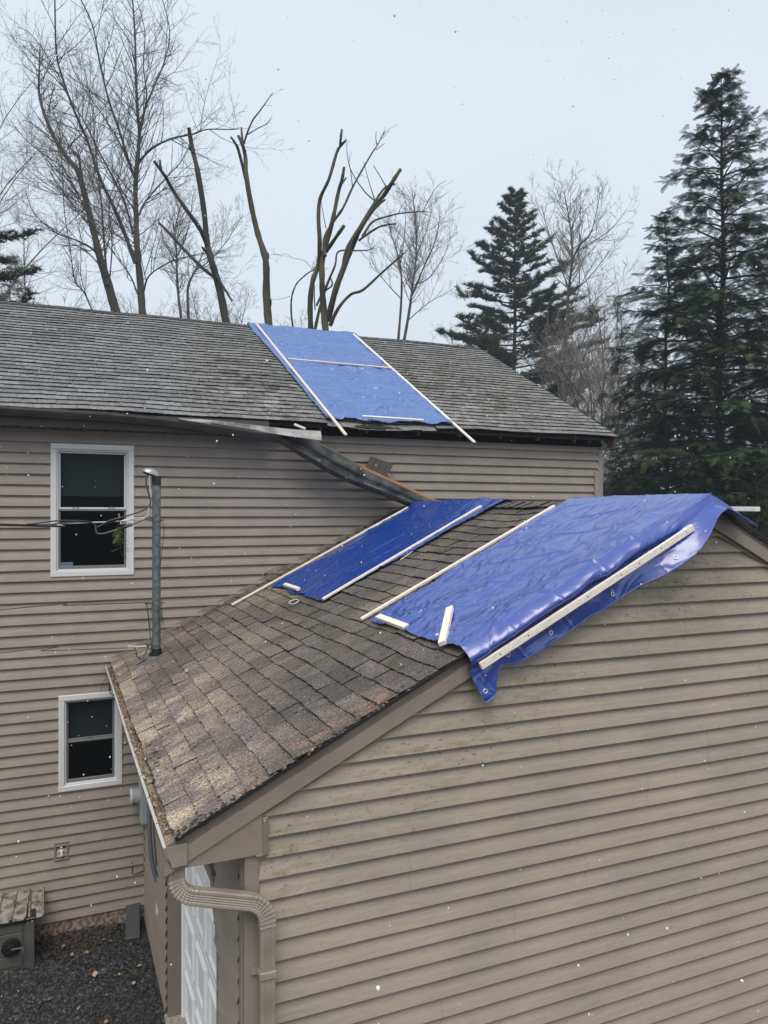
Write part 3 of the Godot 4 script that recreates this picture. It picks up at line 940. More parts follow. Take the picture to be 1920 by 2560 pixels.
# ---------------------------------------------------------------- the house
func window(house: Node3D, x0: float, x1: float, y0: float, y1: float, shade: float, slats: bool) -> void:
	var w := Node3D.new(); w.name = numbered("window", house); house.add_child(w, true)
	var fr := MB.new()
	var t := 0.062
	for q in [[x0, x1, y1 - t, y1], [x0, x1, y0, y0 + t]]:
		fr.box(Transform3D(Basis(), Vector3((q[0] + q[1]) / 2, (q[2] + q[3]) / 2, 0.0)), Vector3(q[1] - q[0], t, 0.084), 0.006)
	for q in [[x0, x0 + t], [x1 - t, x1]]:
		fr.box(Transform3D(Basis(), Vector3((q[0] + q[1]) / 2, (y0 + y1) / 2, -0.001)), Vector3(t, y1 - y0 - 2 * t + 0.002, 0.082), 0.006)
	for q in [[x0 + t, x1 - t, y1 - t - 0.018, y1 - t], [x0 + t, x1 - t, y0 + t, y0 + t + 0.018]]:
		fr.box(Transform3D(Basis(), Vector3((q[0] + q[1]) / 2, (q[2] + q[3]) / 2, -0.01)), Vector3(q[1] - q[0], 0.018, 0.06), 0.003)
	for q in [x0 + t + 0.009, x1 - t - 0.009]:
		fr.box(Transform3D(Basis(), Vector3(q, (y0 + y1) / 2, -0.011)), Vector3(0.018, y1 - y0 - 2 * t - 0.036, 0.058), 0.003)
	obj("window_frame", fr, M.vinyl, w)
	var a0 := x0 + t + 0.018; var a1 := x1 - t - 0.018
	var ym := lerpf(y0, y1, 0.5)
	var b0 := y0 + t + 0.018; var b1 := y1 - t - 0.018
	for up in [true, false]:
		var lo: float = ym - 0.004 if up else b0
		var hi: float = b1 if up else ym + 0.012
		var z := -0.035 if up else -0.015
		var sh := MB.new()
		var s := 0.022
		sh.box(Transform3D(Basis(), Vector3((a0 + a1) / 2, hi - s / 2, z)), Vector3(a1 - a0, s, 0.024), 0.003)
		sh.box(Transform3D(Basis(), Vector3((a0 + a1) / 2, lo + s * 0.8, z)), Vector3(a1 - a0, s * 1.6, 0.026), 0.003)
		for x: float in [a0 + s / 2, a1 - s / 2]:
			sh.box(Transform3D(Basis(), Vector3(x, (lo + hi) / 2, z)), Vector3(s, hi - lo - 2.6 * s, 0.022), 0.003)
		obj("sash", sh, M.vinyl if up and not slats else M.vinyl_grey, w)
		var gl := MB.new()
		gl.quad_m(Vector3(a0 + s, lo + s, z), Vector3(a1 - s, lo + s, z), Vector3(a1 - s, hi - s, z), Vector3(a0 + s, hi - s, z))
		obj("pane", gl, M.glass, w)
	# sash locks
	for f in ([0.25, 0.78] if not slats else [0.5]):
		var lk := MB.new()
		var x := lerpf(a0, a1, f)
		var pts := PackedVector3Array(); var rr := PackedFloat32Array()
		for k in 7:
			var an := PI * k / 6.0
			pts.append(Vector3(x - cos(an) * 0.032, ym + 0.016 + sin(an) * 0.018, -0.012)); rr.append(0.004)
		lk.tube(pts, rr, 5, true)
		obj("sash_lock", lk, M.vinyl_grey, w)
	# shade behind the upper pane
	var bl := MB.new()
	if slats:
		var y := b1
		while y > lerpf(ym, b1, 0.06):
			bl.quad_m(Vector3(a0, y - 0.026, -0.085), Vector3(a1, y - 0.026, -0.085), Vector3(a1, y, -0.097), Vector3(a0, y, -0.097))
			bl.quad_m(Vector3(a0, y - 0.026, -0.097), Vector3(a1, y - 0.026, -0.097), Vector3(a1, y - 0.026, -0.085), Vector3(a0, y - 0.026, -0.085))
			y -= 0.026
	else:
		bl.quad_m(Vector3(a0, shade, -0.09), Vector3(a1, shade, -0.09), Vector3(a1, b1, -0.09), Vector3(a0, b1, -0.09))
		bl.box(Transform3D(Basis(), Vector3((a0 + a1) / 2, shade, -0.088)), Vector3(a1 - a0, 0.02, 0.012))
	obj("window_shade", bl, M.blind, w)
	# the dim room behind
	var rm := MB.new()
	var zb := -1.6
	var e := 0.5
	rm.quad_m(Vector3(x0 - e, y0 - e, zb), Vector3(x1 + e, y0 - e, zb), Vector3(x1 + e, y1 + e, zb), Vector3(x0 - e, y1 + e, zb))
	rm.quad_m(Vector3(x0 - e, y0 - e, -0.16), Vector3(x1 + e, y0 - e, -0.16), Vector3(x1 + e, y0 - e, zb), Vector3(x0 - e, y0 - e, zb))
	rm.quad_m(Vector3(x0 - e, y1 + e, zb), Vector3(x1 + e, y1 + e, zb), Vector3(x1 + e, y1 + e, -0.16), Vector3(x0 - e, y1 + e, -0.16))
	rm.quad_m(Vector3(x0 - e, y0 - e, -0.16), Vector3(x0 - e, y0 - e, zb), Vector3(x0 - e, y1 + e, zb), Vector3(x0 - e, y1 + e, -0.16))
	rm.quad_m(Vector3(x1 + e, y0 - e, zb), Vector3(x1 + e, y0 - e, -0.16), Vector3(x1 + e, y1 + e, -0.16), Vector3(x1 + e, y1 + e, zb))
	obj("room", rm, M.room, w)
	if not slats:
		var s := MB.new()
		s.box(Transform3D(Basis(), Vector3(a0 + 0.085, b0 + 0.055, -0.0135)), Vector3(0.125, 0.042, 0.001))
		var sk := obj("window_sticker", s, M.sticker, w)
		sk.set_meta("label", "small blue grey sticker in the corner of the lower pane")

func build_house() -> void:
	var house := thing("house", "two-storey taupe sided house with grey shingle roof and blue tarp", "house")
	var top := 5.545
	var left := -5.0; var right := 7.29
	var w1 := [-0.052, 0.811, 3.908, 5.361]
	var w2 := [0.030, 0.688, 1.570, 2.617]
	var wins := [w1, w2]
	# sheathing with the window openings left out, 14 cm thick
	var wall := MB.new()
	var xs := [left, w1[0], w2[0], w2[1], w1[1], 7.36]
	var ys := [0.0, w2[2], w2[3], w1[2], w1[3], 5.80]
	for a in xs.size() - 1:
		for b in ys.size() - 1:
			var mx: float = (xs[a] + xs[a + 1]) / 2; var my: float = (ys[b] + ys[b + 1]) / 2
			var hole := false
			for w: Array in wins:
				if mx > w[0] and mx < w[1] and my > w[2] and my < w[3]: hole = true
			if not hole: wall.box(Transform3D(Basis(), Vector3(mx, my, -0.071)), Vector3(xs[a + 1] - xs[a], ys[b + 1] - ys[b], 0.138))
	var wn := obj("wall", wall, M.sheathing, house)
	siding(wn, [Vector3.ZERO, Vector3.RIGHT, Vector3.BACK], 0.1794, 0.1154, 47, func(_y): return left, func(_y): return right, [
		[w1[0] + 0.01, w1[1] - 0.01, w1[2] + 0.01, w1[3] - 0.01], [w2[0] + 0.01, w2[1] - 0.01, w2[2] + 0.01, w2[3] - 0.01]], 3.6, M.house_siding, top)
	# gable end and far side, plain
	var side := MB.new()
	side.slab([Vector3(7.36, 0, -0.14), Vector3(7.36, 0, -7.7), Vector3(7.36, 5.6, -7.7), Vector3(7.36, 7.62, M_RIDGE_Z), Vector3(7.36, 5.72, -0.14)], Vector3(-0.12, 0, 0))
	side.box(Transform3D(Basis(), Vector3(1.2, 2.8, -7.7)), Vector3(12.3, 5.6, 0.12))
	side.slab([Vector3(left, 0, -7.7), Vector3(left, 0, -0.14), Vector3(left, 5.72, -0.14), Vector3(left, 7.62, M_RIDGE_Z), Vector3(left, 5.6, -7.7)], Vector3(0.12, 0, 0))
	obj("gable_end", side, M.house_siding, house)
	# corner boards: the outer one and the shorter lower one, then the frieze
	var cb := MB.new(); cb.box(Transform3D(Basis(), Vector3(7.327, 2.78, 0.008)), Vector3(0.08, 5.5, 0.05), 0.006)
	obj("corner_board", cb, M.house_siding, house)
	var cb2 := MB.new(); cb2.box(Transform3D(Basis(), Vector3(7.245, 2.60, 0.028)), Vector3(0.082, 5.2, 0.055), 0.008)
	obj("corner_board", cb2, M.house_siding, house)
	var fz := MB.new(); fz.box(Transform3D(Basis(), Vector3(4.82, 5.553, 0.02)), Vector3(5.08, 0.022, 0.035), 0.004)
	obj("frieze_trim", fz, M.trim, house)
	window(house, w1[0], w1[1], w1[2], w1[3], 4.80, false)
	window(house, w2[0], w2[1], w2[2], w2[3], 2.1, true)
	var fd := MB.new(); fd.box(Transform3D(Basis(), Vector3(1.1, 0.02, -0.015)), Vector3(12.4, 0.30, 0.06))
	obj("foundation", fd, M.foundation, house)
	# ---- open eave on the right: dark felt over the blocking, rafter tails
	var fl := MB.new(); fl.box(Transform3D(Basis(), Vector3(4.85, 5.67, 0.012)), Vector3(4.98, 0.205, 0.02))
	obj("felt_strip", fl, M.felt, house)
	for x: float in [2.96, 3.57, 4.28, 4.89, 5.50, 6.11, 6.72, 7.33]:
		var rf := MB.new()
		var a := Vector3(x, m_roof(-0.05) - 0.085, -0.05); var b := Vector3(x, m_roof(0.225) - 0.085, 0.225)
		rf.beam(a, b, 0.038, 0.085, Vector3.UP)
		obj("rafter_tail", rf, M.old_wood, house)
	var rk := MB.new()
	rk.slab([Vector3(7.42, m_roof(0.26) - 0.03, 0.26), Vector3(7.42, m_roof(M_RIDGE_Z) - 0.03, M_RIDGE_Z), Vector3(7.42, m_roof(M_RIDGE_Z) - 0.17, M_RIDGE_Z), Vector3(7.42, m_roof(0.26) - 0.17, 0.26)], Vector3(-0.05, 0, 0))
	obj("rake_board", rk, M.old_wood, house)
	# ---- intact soffit on the left with its vent slots, fascia
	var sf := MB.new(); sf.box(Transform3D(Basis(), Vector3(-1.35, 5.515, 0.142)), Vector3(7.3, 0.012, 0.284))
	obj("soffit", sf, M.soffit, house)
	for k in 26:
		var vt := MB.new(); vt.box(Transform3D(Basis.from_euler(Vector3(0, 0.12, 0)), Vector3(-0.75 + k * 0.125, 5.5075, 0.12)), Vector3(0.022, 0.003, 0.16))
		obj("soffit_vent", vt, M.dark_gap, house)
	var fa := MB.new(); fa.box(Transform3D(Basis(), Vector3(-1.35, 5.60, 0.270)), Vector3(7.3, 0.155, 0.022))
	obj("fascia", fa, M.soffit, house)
	build_house_roof(house)

func house_wave(x: float, s: float) -> float:
	# the deck sags a little between rafters and more near the damage
	return n3.get_noise_2d(x * 0.55, s * 0.5) * 0.014 - 0.055 * exp(-pow((x - 3.75) / 0.75, 2.0)) * exp(-s * 2.2)

func build_house_roof(house: Node3D) -> void:
	var ang := atan(M_SLOPE)
	var down := Vector3(0, -sin(ang), cos(ang)); var up := Vector3(0, cos(ang), sin(ang))
	var eave := Vector3(0, m_roof(0.281), 0.281)
	var length := (M_EAVE.z - M_RIDGE_Z) / cos(ang)
	var deck := MB.new()
	var th := up * -0.028
	var l := -5.1; var r := 7.44
	var e0 := eave + up * -0.045 - down * 0.02
	var rd := eave - down * length + up * -0.045
	deck.slab([e0 + Vector3(l, 0, 0), e0 + Vector3(r, 0, 0), rd + Vector3(r, 0, 0), rd + Vector3(l, 0, 0)], th)
	var back := Vector3(0, 5.70, -7.75)
	deck.slab([rd + Vector3(r, 0, 0), back + Vector3(r, 0, 0), back + Vector3(l, 0, 0), rd + Vector3(l, 0, 0)], Vector3(0, -0.03, 0))
	var roof := obj("roof", deck, M.deck, house)
	var expo := 0.140
	var meshes := []
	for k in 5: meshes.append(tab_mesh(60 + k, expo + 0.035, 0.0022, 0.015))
	var tabs := []
	var rows := int(length / expo)
	for row in rows + 1:
		var s := row * expo
		var x := l - fposmod(row * 0.137, 0.3)
		var tone := rng.randi_range(1, 4)
		while x < r:
			var w := rng.randf_range(0.16, 0.34)
			var x1 := minf(x + w, r + 0.012)
			if r - x1 < 0.08: x1 = r + 0.012
			if x1 - x > 0.05 and x1 > l:
				# covered by the tarp in the middle: still laid, as on the roof
				tone = clampi(rng.randi_range(0, 5), 0, 5) if rng.randf() < 0.75 else tone
				var cx := (x + x1) / 2
				var torn := 0.0
				if row == 0 and cx > 2.9 and cx < 4.5: torn = rng.randf_range(-0.02, 0.02)
				var wv := house_wave(cx, s)
				var dz := (house_wave(x1, s) - house_wave(x, s)) / (x1 - x)
				var ps := house_wave(cx, s + expo + 0.035) - wv
				var lift := rng.randf_range(0.0, 0.0035)
				if row == 0 and torn != 0.0: lift = rng.randf_range(-0.035, 0.0)
				var xd := (Vector3.RIGHT + up * dz).normalized()
				var zd := (down - up * (ps / 0.175) + up * lift / 0.175).normalized()
				var yd := zd.cross(xd).normalized()
				var tall := minf(1.0, (length - s) / (expo + 0.035) + 0.05)
				var o := eave - down * (s + (expo + 0.035) * tall - torn * 0.6) + up * (wv + ps * tall) + Vector3(cx, 0, 0)
				var g := (x1 - x) - 0.003
				var raise := rng.randf_range(0.0, 0.003)
				tabs.append({"xf": Transform3D(Basis(xd * g, yd, zd * tall), o + up * raise), "tone": tone, "v": rng.randi_range(0, 4), "d": (o + down * 0.1).distance_to(CAM) + (8.0 if o.x < -0.9 or (o.x > 3.05 and o.x < 4.75 and row > 0) else 0.0)})
			x = x1
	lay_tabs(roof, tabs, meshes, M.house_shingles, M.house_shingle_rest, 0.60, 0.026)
	# ridge caps
	var cap := MB.new()
	for k in 8:
		var an := lerpf(-1.0, 1.0, k / 7.0)
	var x := l
	while x < r:
		var mb := MB.new()
		var y0 := m_roof(M_RIDGE_Z) + 0.022 + house_wave(x, length) + rng.randf_range(-0.0015, 0.0015)
		var w := minf(0.165, r - x)
		if w < 0.05: break
		var p := PackedVector3Array()
		for q in 2:
			for j in 7:
				var f := j / 3.0 - 1.0
				p.append(Vector3(x + q * w, y0 - absf(f) * 0.062 - 0.014 * exp(-f * f * 8.0) + (0.007 if q == 1 else -0.003), M_RIDGE_Z + f * 0.125))
		mb.grid(p, 2, 7, PackedVector2Array(), true)
		for j in 6: mb.quad(p[7 + j] - Vector3(0, 0.007, 0), p[8 + j] - Vector3(0, 0.007, 0), p[8 + j], p[7 + j])
		obj("ridge_cap", mb, M.ridge, roof)
		x += w
	# needles, bits and twigs that fell on the shingles
	var lf := leaf_mesh(5)
	var xf := []; var cl := []
	var rr := RandomNumberGenerator.new(); rr.seed = 77
	for k in 260:
		var px := rr.randf_range(1.2, 3.0) if rr.randf() < 0.6 else rr.randf_range(4.9, 6.9)
		var s := rr.randf_range(0.05, 3.2)
		var o := eave - down * s + up * (house_wave(px, s) + 0.022) + Vector3(px, 0, 0)
		var sc := rr.randf_range(0.012, 0.045)
		xf.append(Transform3D(Basis(Vector3.RIGHT, up, down) * Basis.from_euler(Vector3(rr.randf_range(-0.3, 0.3), rr.randf() * TAU, 0)).scaled(Vector3(sc * 0.5, sc, sc)), o))
		var v := rr.randf_range(0.3, 1.2)
		cl.append(Color(0.05 * v, 0.042 * v, 0.028 * v))
	tag(stuff(multi("roof_debris", lf, M.litter, xf, cl)), "small dark twigs and needles scattered on the upper shingle roof", "debris")

# ---------------------------------------------------------------- the garage
func g_wave(z: float, s: float) -> float: return n3.get_noise_2d(z * 0.7 + 20, s * 0.7) * 0.022

func build_garage() -> void:
	var g := thing("garage", "single-storey taupe sided garage wing with weathered mossy shingle roof", "garage")
	var zf := 4.96                       # face of the gable wall
	# ---- gable wall
	var wall := MB.new()
	var low := 0.0
	wall.slab([Vector3(0.94, low, zf - 0.006), Vector3(7.44, low, zf - 0.006), Vector3(7.44, g_roof(7.44) - 0.08, zf - 0.006), Vector3(G_RIDGE.x, G_RIDGE.y - 0.08, zf - 0.006), Vector3(0.94, g_roof(0.94) - 0.08, zf - 0.006)], Vector3(0, 0, -0.13))
	var wn := obj("gable_wall", wall, M.sheathing, g)
	var off := 0.10
	siding(wn, [Vector3(0, 0, zf), Vector3.RIGHT, Vector3.BACK], 0.117, 0.1138, 41,
		func(y): return maxf(1.008, G_RIDGE.x - (G_RIDGE.y - off - y) / G_SLOPE),
		func(y): return minf(7.40, G_RIDGE.x + (G_RIDGE.y - off - y) / G_SLOPE), [], 3.05, M.gable_siding, 4.60, Vector2(-0.6, 5.2))
	# corner board
	var cb := MB.new(); cb.box(Transform3D(Basis(), Vector3(0.972, 1.39, zf + 0.004)), Vector3(0.082, 2.77, 0.06), 0.006)
	cb.box(Transform3D(Basis(), Vector3(0.940, 1.39, zf - 0.062)), Vector3(0.03, 2.768, 0.075), 0.005)
	obj("corner_board", cb, M.trim_light, g)
	# ---- rake trim, left and right: upper fascia, the lower board, and a thin strip under it
	for sg: float in [-1.0, 1.0]:
		var xe: float = G_RIDGE.x + sg * 3.68
		var ye := g_roof(xe)
		var d := Vector3(xe, ye, 0) - Vector3(G_RIDGE.x, G_RIDGE.y, 0)
		for q in [[0.020, 0.075, 0.045, "rake_fascia", M.trim], [0.075, 0.165, 0.062, "rake_board", M.trim_light], [0.165, 0.192, 0.034, "rake_strip", M.trim]]:
			var mb := MB.new()
			var a0: float = q[0]; var a1: float = q[1]
			var pts := [Vector3(G_RIDGE.x, G_RIDGE.y - a0, zf + q[2]), Vector3(xe, ye - a0, zf + q[2]), Vector3(xe, ye - a1 + 0.001, zf + q[2]), Vector3(G_RIDGE.x, G_RIDGE.y - a1 + 0.001, zf + q[2])]
			if sg < 0: pass
			else: pts.reverse()
			mb.slab(pts, Vector3(0, 0, -q[2] - 0.002))
			obj(q[3], mb, q[4], g)
	# ---- boxed eave at the near end
	var yb := 2.768
	var er := MB.new()
	er.slab([Vector3(0.575, yb, zf + 0.052), Vector3(1.022, yb, zf + 0.052), Vector3(1.022, g_roof(1.022) - 0.166, zf + 0.052), Vector3(0.575, g_roof(0.575) - 0.166 + 0.04, zf + 0.052)], Vector3(0, 0, -0.06))
	obj("eave_return", er, M.trim_light, g)
	var es := MB.new()
	es.box(Transform3D(Basis(), Vector3(1.038, 2.862, zf + 0.035)), Vector3(0.030, 0.205, 0.05), 0.004)
	es.box(Transform3D(Basis(), Vector3(1.02, yb - 0.006, zf + 0.033)), Vector3(0.066, 0.014, 0.046), 0.003)
	obj("eave_return_trim", es, M.trim, g)
	var so := MB.new(); so.box(Transform3D(Basis(), Vector3(0.765, yb - 0.004, zf / 2)), Vector3(0.385, 0.012, zf))
	obj("soffit", so, M.trim, g)
	var fa := MB.new(); fa.box(Transform3D(Basis(), Vector3(0.632, 2.835, zf / 2 + 0.02)), Vector3(0.018, 0.15, zf + 0.02))
	obj("fascia", fa, M.trim, g)
	build_left_wall(g, zf)
	build_garage_roof(g)
	build_gutter(g)
	build_downspout(g)
	# far walls, so that the wing is a closed building
	var bk := MB.new(); bk.box(Transform3D(Basis(), Vector3(7.38, 1.5, zf / 2)), Vector3(0.12, 3.0, zf - 0.1))
	obj("far_wall", bk, M.side_siding, g)

func build_left_wall(g: Node3D, zf: float) -> void:
	var x := 0.95
	# far piece, between the house and the door
	var w1 := MB.new()
	w1.box(Transform3D(Basis(), Vector3(x + 0.067, 1.385, 0.985)), Vector3(0.13, 2.77, 1.93))
	var a := obj("side_wall", w1, M.sheathing, g)
	var fr := [Vector3(x, 0, 0.02), Vector3.BACK, Vector3.LEFT]
	# the frame runs along +z, out of the wall is -x
	siding_flip(a, fr, 0.064, 0.1154, 24, 0.0, 1.86, M.side_siding, 2.76)
	var post := MB.new(); post.box(Transform3D(Basis(), Vector3(x + 0.058, 1.385, 1.925)), Vector3(0.152, 2.76, 0.085), 0.006)
	obj("corner_board", post, M.trim, g)
	var gap := MB.new(); gap.box(Transform3D(Basis(), Vector3(0.937, 1.4, 0.014)), Vector3(0.02, 2.7, 0.02))
	obj("corner_joint", gap, M.dark_gap, g)
	# near piece, with the clipped corner of the opening
	var w2 := MB.new()
	var out := [Vector3(x + 0.004, 0, 4.30), Vector3(x + 0.004, 0, zf - 0.10), Vector3(x + 0.004, 2.77, zf - 0.10), Vector3(x + 0.004, 2.77, 1.97), Vector3(x + 0.004, 2.25, 1.97), Vector3(x + 0.004, 2.25, 4.04), Vector3(x + 0.004, 1.93, 4.30)]
	var pieces := [[out[0], out[1], Vector3(x + 0.004, 1.93, zf - 0.10), out[6]], [out[6], Vector3(x + 0.004, 1.93, zf - 0.10), out[2], Vector3(x + 0.004, 2.77, 4.04), out[5]], [out[5], Vector3(x + 0.004, 2.77, 4.04), out[3], out[4]]]
	for p: Array in pieces: w2.slab(p, Vector3(0.12, 0, 0))
	var b := obj("side_wall", w2, M.sheathing, g)
	siding_flip(b, fr, 0.064, 0.1154, 17, 4.29, zf - 0.10, M.side_siding, 1.93)
	siding_flip(b, fr, 1.9104, 0.1154, 8, 4.18, zf - 0.10, M.side_siding, 2.76)
	var tr := MB.new()
	var path := [Vector3(x - 0.012, 2.245, 1.97), Vector3(x - 0.012, 2.245, 4.045), Vector3(x - 0.012, 1.925, 4.28), Vector3(x - 0.012, 0.0, 4.28)]
	for k in 3: tr.beam(path[k], path[k + 1], 0.03, 0.07, Vector3.LEFT.cross(path[k + 1] - path[k]).normalized(), 0.004)
	obj("door_casing", tr, M.trim_light, g)
	# dark shadow joint behind the ragged board ends
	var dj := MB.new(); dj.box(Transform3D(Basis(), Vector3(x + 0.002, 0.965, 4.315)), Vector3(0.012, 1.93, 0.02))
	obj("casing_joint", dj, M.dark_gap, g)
	# overhead door
	var dx := 1.085
	var door := MB.new(); door.box(Transform3D(Basis(), Vector3(dx + 0.03, 1.13, 3.12)), Vector3(0.05, 2.26, 2.44))
	var dn := obj("garage_door", door, M.white_paint, g)
	for row in 4:
		var sec := MB.new()
		sec.box(Transform3D(Basis(), Vector3(dx + 0.001, 0.03 + row * 0.555 + 0.272, 3.12)), Vector3(0.012, 0.545, 2.34), 0.003)
		obj("door_section", sec, M.white_paint, dn)
		for c in 4:
			var pn := MB.new()
			var cz := 1.95 + 0.325 + c * 0.565
			var cy := 0.03 + row * 0.555 + 0.272
			# raised panel: moulding frame with sloping sides
			var o := [0.235, 0.205, 0.165, 0.14]; var ov := [0.215, 0.185, 0.15, 0.125]
			var dd := [0.0, 0.022, 0.022, 0.006]
			for k in 3:
				var q := []
				for lvl in [k, k + 1]:
					q.append([Vector3(dx - 0.005 - dd[lvl], cy - ov[lvl], cz - o[lvl]), Vector3(dx - 0.005 - dd[lvl], cy - ov[lvl], cz + o[lvl]), Vector3(dx - 0.005 - dd[lvl], cy + ov[lvl], cz + o[lvl]), Vector3(dx - 0.005 - dd[lvl], cy + ov[lvl], cz - o[lvl])])
				for j in 4: pn.quad_m(q[0][j], q[0][(j + 1) % 4], q[1][(j + 1) % 4], q[1][j])
			pn.quad_m(Vector3(dx - 0.011, cy - 0.125, cz - 0.14), Vector3(dx - 0.011, cy - 0.125, cz + 0.14), Vector3(dx - 0.011, cy + 0.125, cz + 0.14), Vector3(dx - 0.011, cy + 0.125, cz - 0.14))
			obj("door_panel", pn, M.white_paint, dn)
	var jm := MB.new(); jm.box(Transform3D(Basis(), Vector3(1.062, 1.12, 1.992)), Vector3(0.035, 2.24, 0.045), 0.004)
	obj("door_jamb", jm, M.white_paint, g)
	var sl := MB.new()
	sl.box(Transform3D(Basis(), Vector3(1.0, 0.02, 3.15)), Vector3(0.19, 0.10, 2.5), 0.008)
	obj("door_sill", sl, M.concrete, g)
	# wall plates
	for q in [[1.16, 0.955, 0.05, 0.075], [1.25, 0.70, 0.05, 0.16]]:
		var pl := MB.new()
		pl.box(Transform3D(Basis(), Vector3(x - 0.024, q[1], q[0])), Vector3(0.018, q[3], q[2]), 0.004)
		pl.box(Transform3D(Basis(), Vector3(x - 0.036, q[1], q[0])), Vector3(0.012, q[3] * 0.6, q[2] * 0.6), 0.003)
		var n := obj("wall_plate", pl, M.plate, g)
		n.set_meta("label", "pale outlet cover on the side wall under the gutter")

func siding_flip(wall: Node3D, fr: Array, y0: float, e: float, count: int, s0: float, s1: float, m: Material, top: float) -> void:
	for k in count:
		var ya := y0 + k * e
		var yb := minf(ya + e + 0.002, top)
		if yb - ya < 0.02: continue
		var mb := MB.new()
		# seen from outside the wall runs the other way
		var f2 := [fr[0] + fr[1] * (s0 + s1), -fr[1], fr[2]]
		board(mb, [f2[0], -f2[1], f2[2]], -s1, -s0, -s1, -s0, ya, yb, ya, e, Vector2.ZERO)
		var o := obj("siding_board", mb, m, wall)

func build_garage_roof(g: Node3D) -> void:
	var ang := atan(G_SLOPE)
	var down := Vector3(-cos(ang), -sin(ang), 0); var up := Vector3(-sin(ang), cos(ang), 0)
	var xe := 0.565
	var eave := Vector3(xe, g_roof(xe), 0)
	var length := (G_RIDGE.x - xe) / cos(ang)
	var z1 := 5.032
	var deck := MB.new()
	var th := up * -0.02
	var e0 := eave - down * 0.02 + up * -0.045
	var rd := Vector3(G_RIDGE.x, G_RIDGE.y, 0) + up * -0.045
	deck.slab([e0 + Vector3(0, 0, z1 - 0.05), rd + Vector3(0, 0, z1 - 0.05), rd + Vector3(0, 0, 0.02), e0 + Vector3(0, 0, 0.02)], th)
	var xr := 2.0 * G_RIDGE.x - xe
	deck.slab([Vector3(G_RIDGE.x, G_RIDGE.y - 0.045, z1 - 0.05), Vector3(xr, g_roof(xr) - 0.045, z1 - 0.05), Vector3(xr, g_roof(xr) - 0.045, 0.02), Vector3(G_RIDGE.x, G_RIDGE.y - 0.045, 0.02)], Vector3(0, -0.022, 0))
	var roof := obj("roof", deck, M.deck, g)
	var expo := 0.1405
	var meshes := []
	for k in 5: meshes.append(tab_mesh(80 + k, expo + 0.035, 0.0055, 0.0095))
	var tabs := []
	var rows := int(length / expo)
	var moss := []; var mcol := []
	for row in rows + 1:
		var s := row * expo
		var z := -fposmod(row * 0.1525 + 0.02 * sin(row * 3.7), 0.305)
		while z < z1:
			var za := maxf(z, 0.03); var zb := minf(z + 0.305, z1 + rng.randf_range(-0.012, 0.008))
			if zb - za > 0.04:
				var cz := (za + zb) / 2
				var tall := minf(1.0, (length - s) / (expo + 0.035) + 0.05)
				var wv := g_wave(cz, s)
				var ps := g_wave(cz, s + expo + 0.035) - wv
				var lift := rng.randf_range(0.0, 0.005) + (0.006 if rng.randf() < 0.08 else 0.0)
				var zd := (down - up * (ps / 0.175) + up * lift / 0.175).normalized()
				var xd := (Vector3.BACK + up * ((g_wave(zb, s) - g_wave(za, s)) / (zb - za))).normalized()
				var yd := zd.cross(xd).normalized()
				var o := eave - down * (s + (expo + 0.035) * tall + rng.randf_range(-0.004, 0.004)) + up * (wv + ps * tall) + Vector3(0, 0, cz)
				var hid := (cz > 3.55 and s > 1.75) or (cz > 0.55 and cz < 2.2 and s > 1.95)
				tabs.append({"xf": Transform3D(Basis(xd * (zb - za - 0.0025), yd, zd * tall), o), "tone": rng.randi_range(0, 5), "v": rng.randi_range(0, 4), "d": o.distance_to(CAM) + (9.0 if hid else 0.0)})
				# moss and grit that gathers along the butt edges
				if not hid:
					var cnt := int((zb - za) / 0.014)
					for j in cnt:
						if n1.get_noise_2d(cz * 3.0 + j * 0.3, row * 2.0) < -0.12 + 0.10 * (1.0 - s / length): continue
						var mz := lerpf(za, zb, (j + rng.randf()) / cnt)
						var mo := eave - down * (s + rng.randf_range(-0.004, 0.005)) + up * (g_wave(mz, s) + rng.randf_range(-0.001, 0.004)) + Vector3(0, 0, mz)
						var sc := rng.randf_range(0.005, 0.012)
						moss.append(Transform3D(Basis.from_euler(Vector3(rng.randf() * TAU, rng.randf() * TAU, 0)).scaled(Vector3(sc, sc * 0.7, sc * 1.3)), mo))
			z += 0.305
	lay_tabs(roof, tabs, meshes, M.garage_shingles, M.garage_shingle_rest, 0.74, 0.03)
	var bl := MB.new(); bl.dome(Vector3.ZERO, Basis(), Vector3(0.55, 0.5, 0.55), true, 5, 3)
	stuff(multi("moss_lines", bl.mesh(), M.moss, moss, [], roof))
	# ragged rake edge: crumbled shingle ends and lichen
	var cr := []
	var cm := []
	for k in 240:
		var s := pow(rng.randf(), 1.3) * 1.75
		var o := eave - down * s + up * rng.randf_range(0.0, 0.014) + Vector3(0, 0, z1 - absf(rng.randfn(0.0, 0.035)) + 0.006)
		var sc := rng.randf_range(0.006, 0.022)
		cr.append(Transform3D(Basis(Vector3.BACK, up, down) * Basis.from_euler(Vector3(rng.randf_range(-0.3, 0.3), rng.randf() * TAU, rng.randf_range(-0.3, 0.3))).scaled(Vector3(sc, sc * 0.35, sc)), o))
		var v := rng.randf_range(0.4, 1.3)
		var rust := exp(-pow((s - 1.2) / 0.16, 2.0)) + exp(-pow((s - 0.82) / 0.14, 2.0)) + exp(-pow((s - 0.43) / 0.06, 2.0))
		var pick := rng.randi_range(1, 2)
		if rng.randf() < rust * 0.6: pick = [0, 3, 4][rng.randi_range(0, 2)]
		cm.append([Color(0.20, 0.115, 0.08), Color(0.055, 0.05, 0.046), Color(0.13, 0.115, 0.10), Color(0.30, 0.24, 0.15), Color(0.20, 0.08, 0.055)][pick] * v)
	var chip := MB.new(); chip.box(Transform3D(), Vector3(1, 1, 1), 0.2)
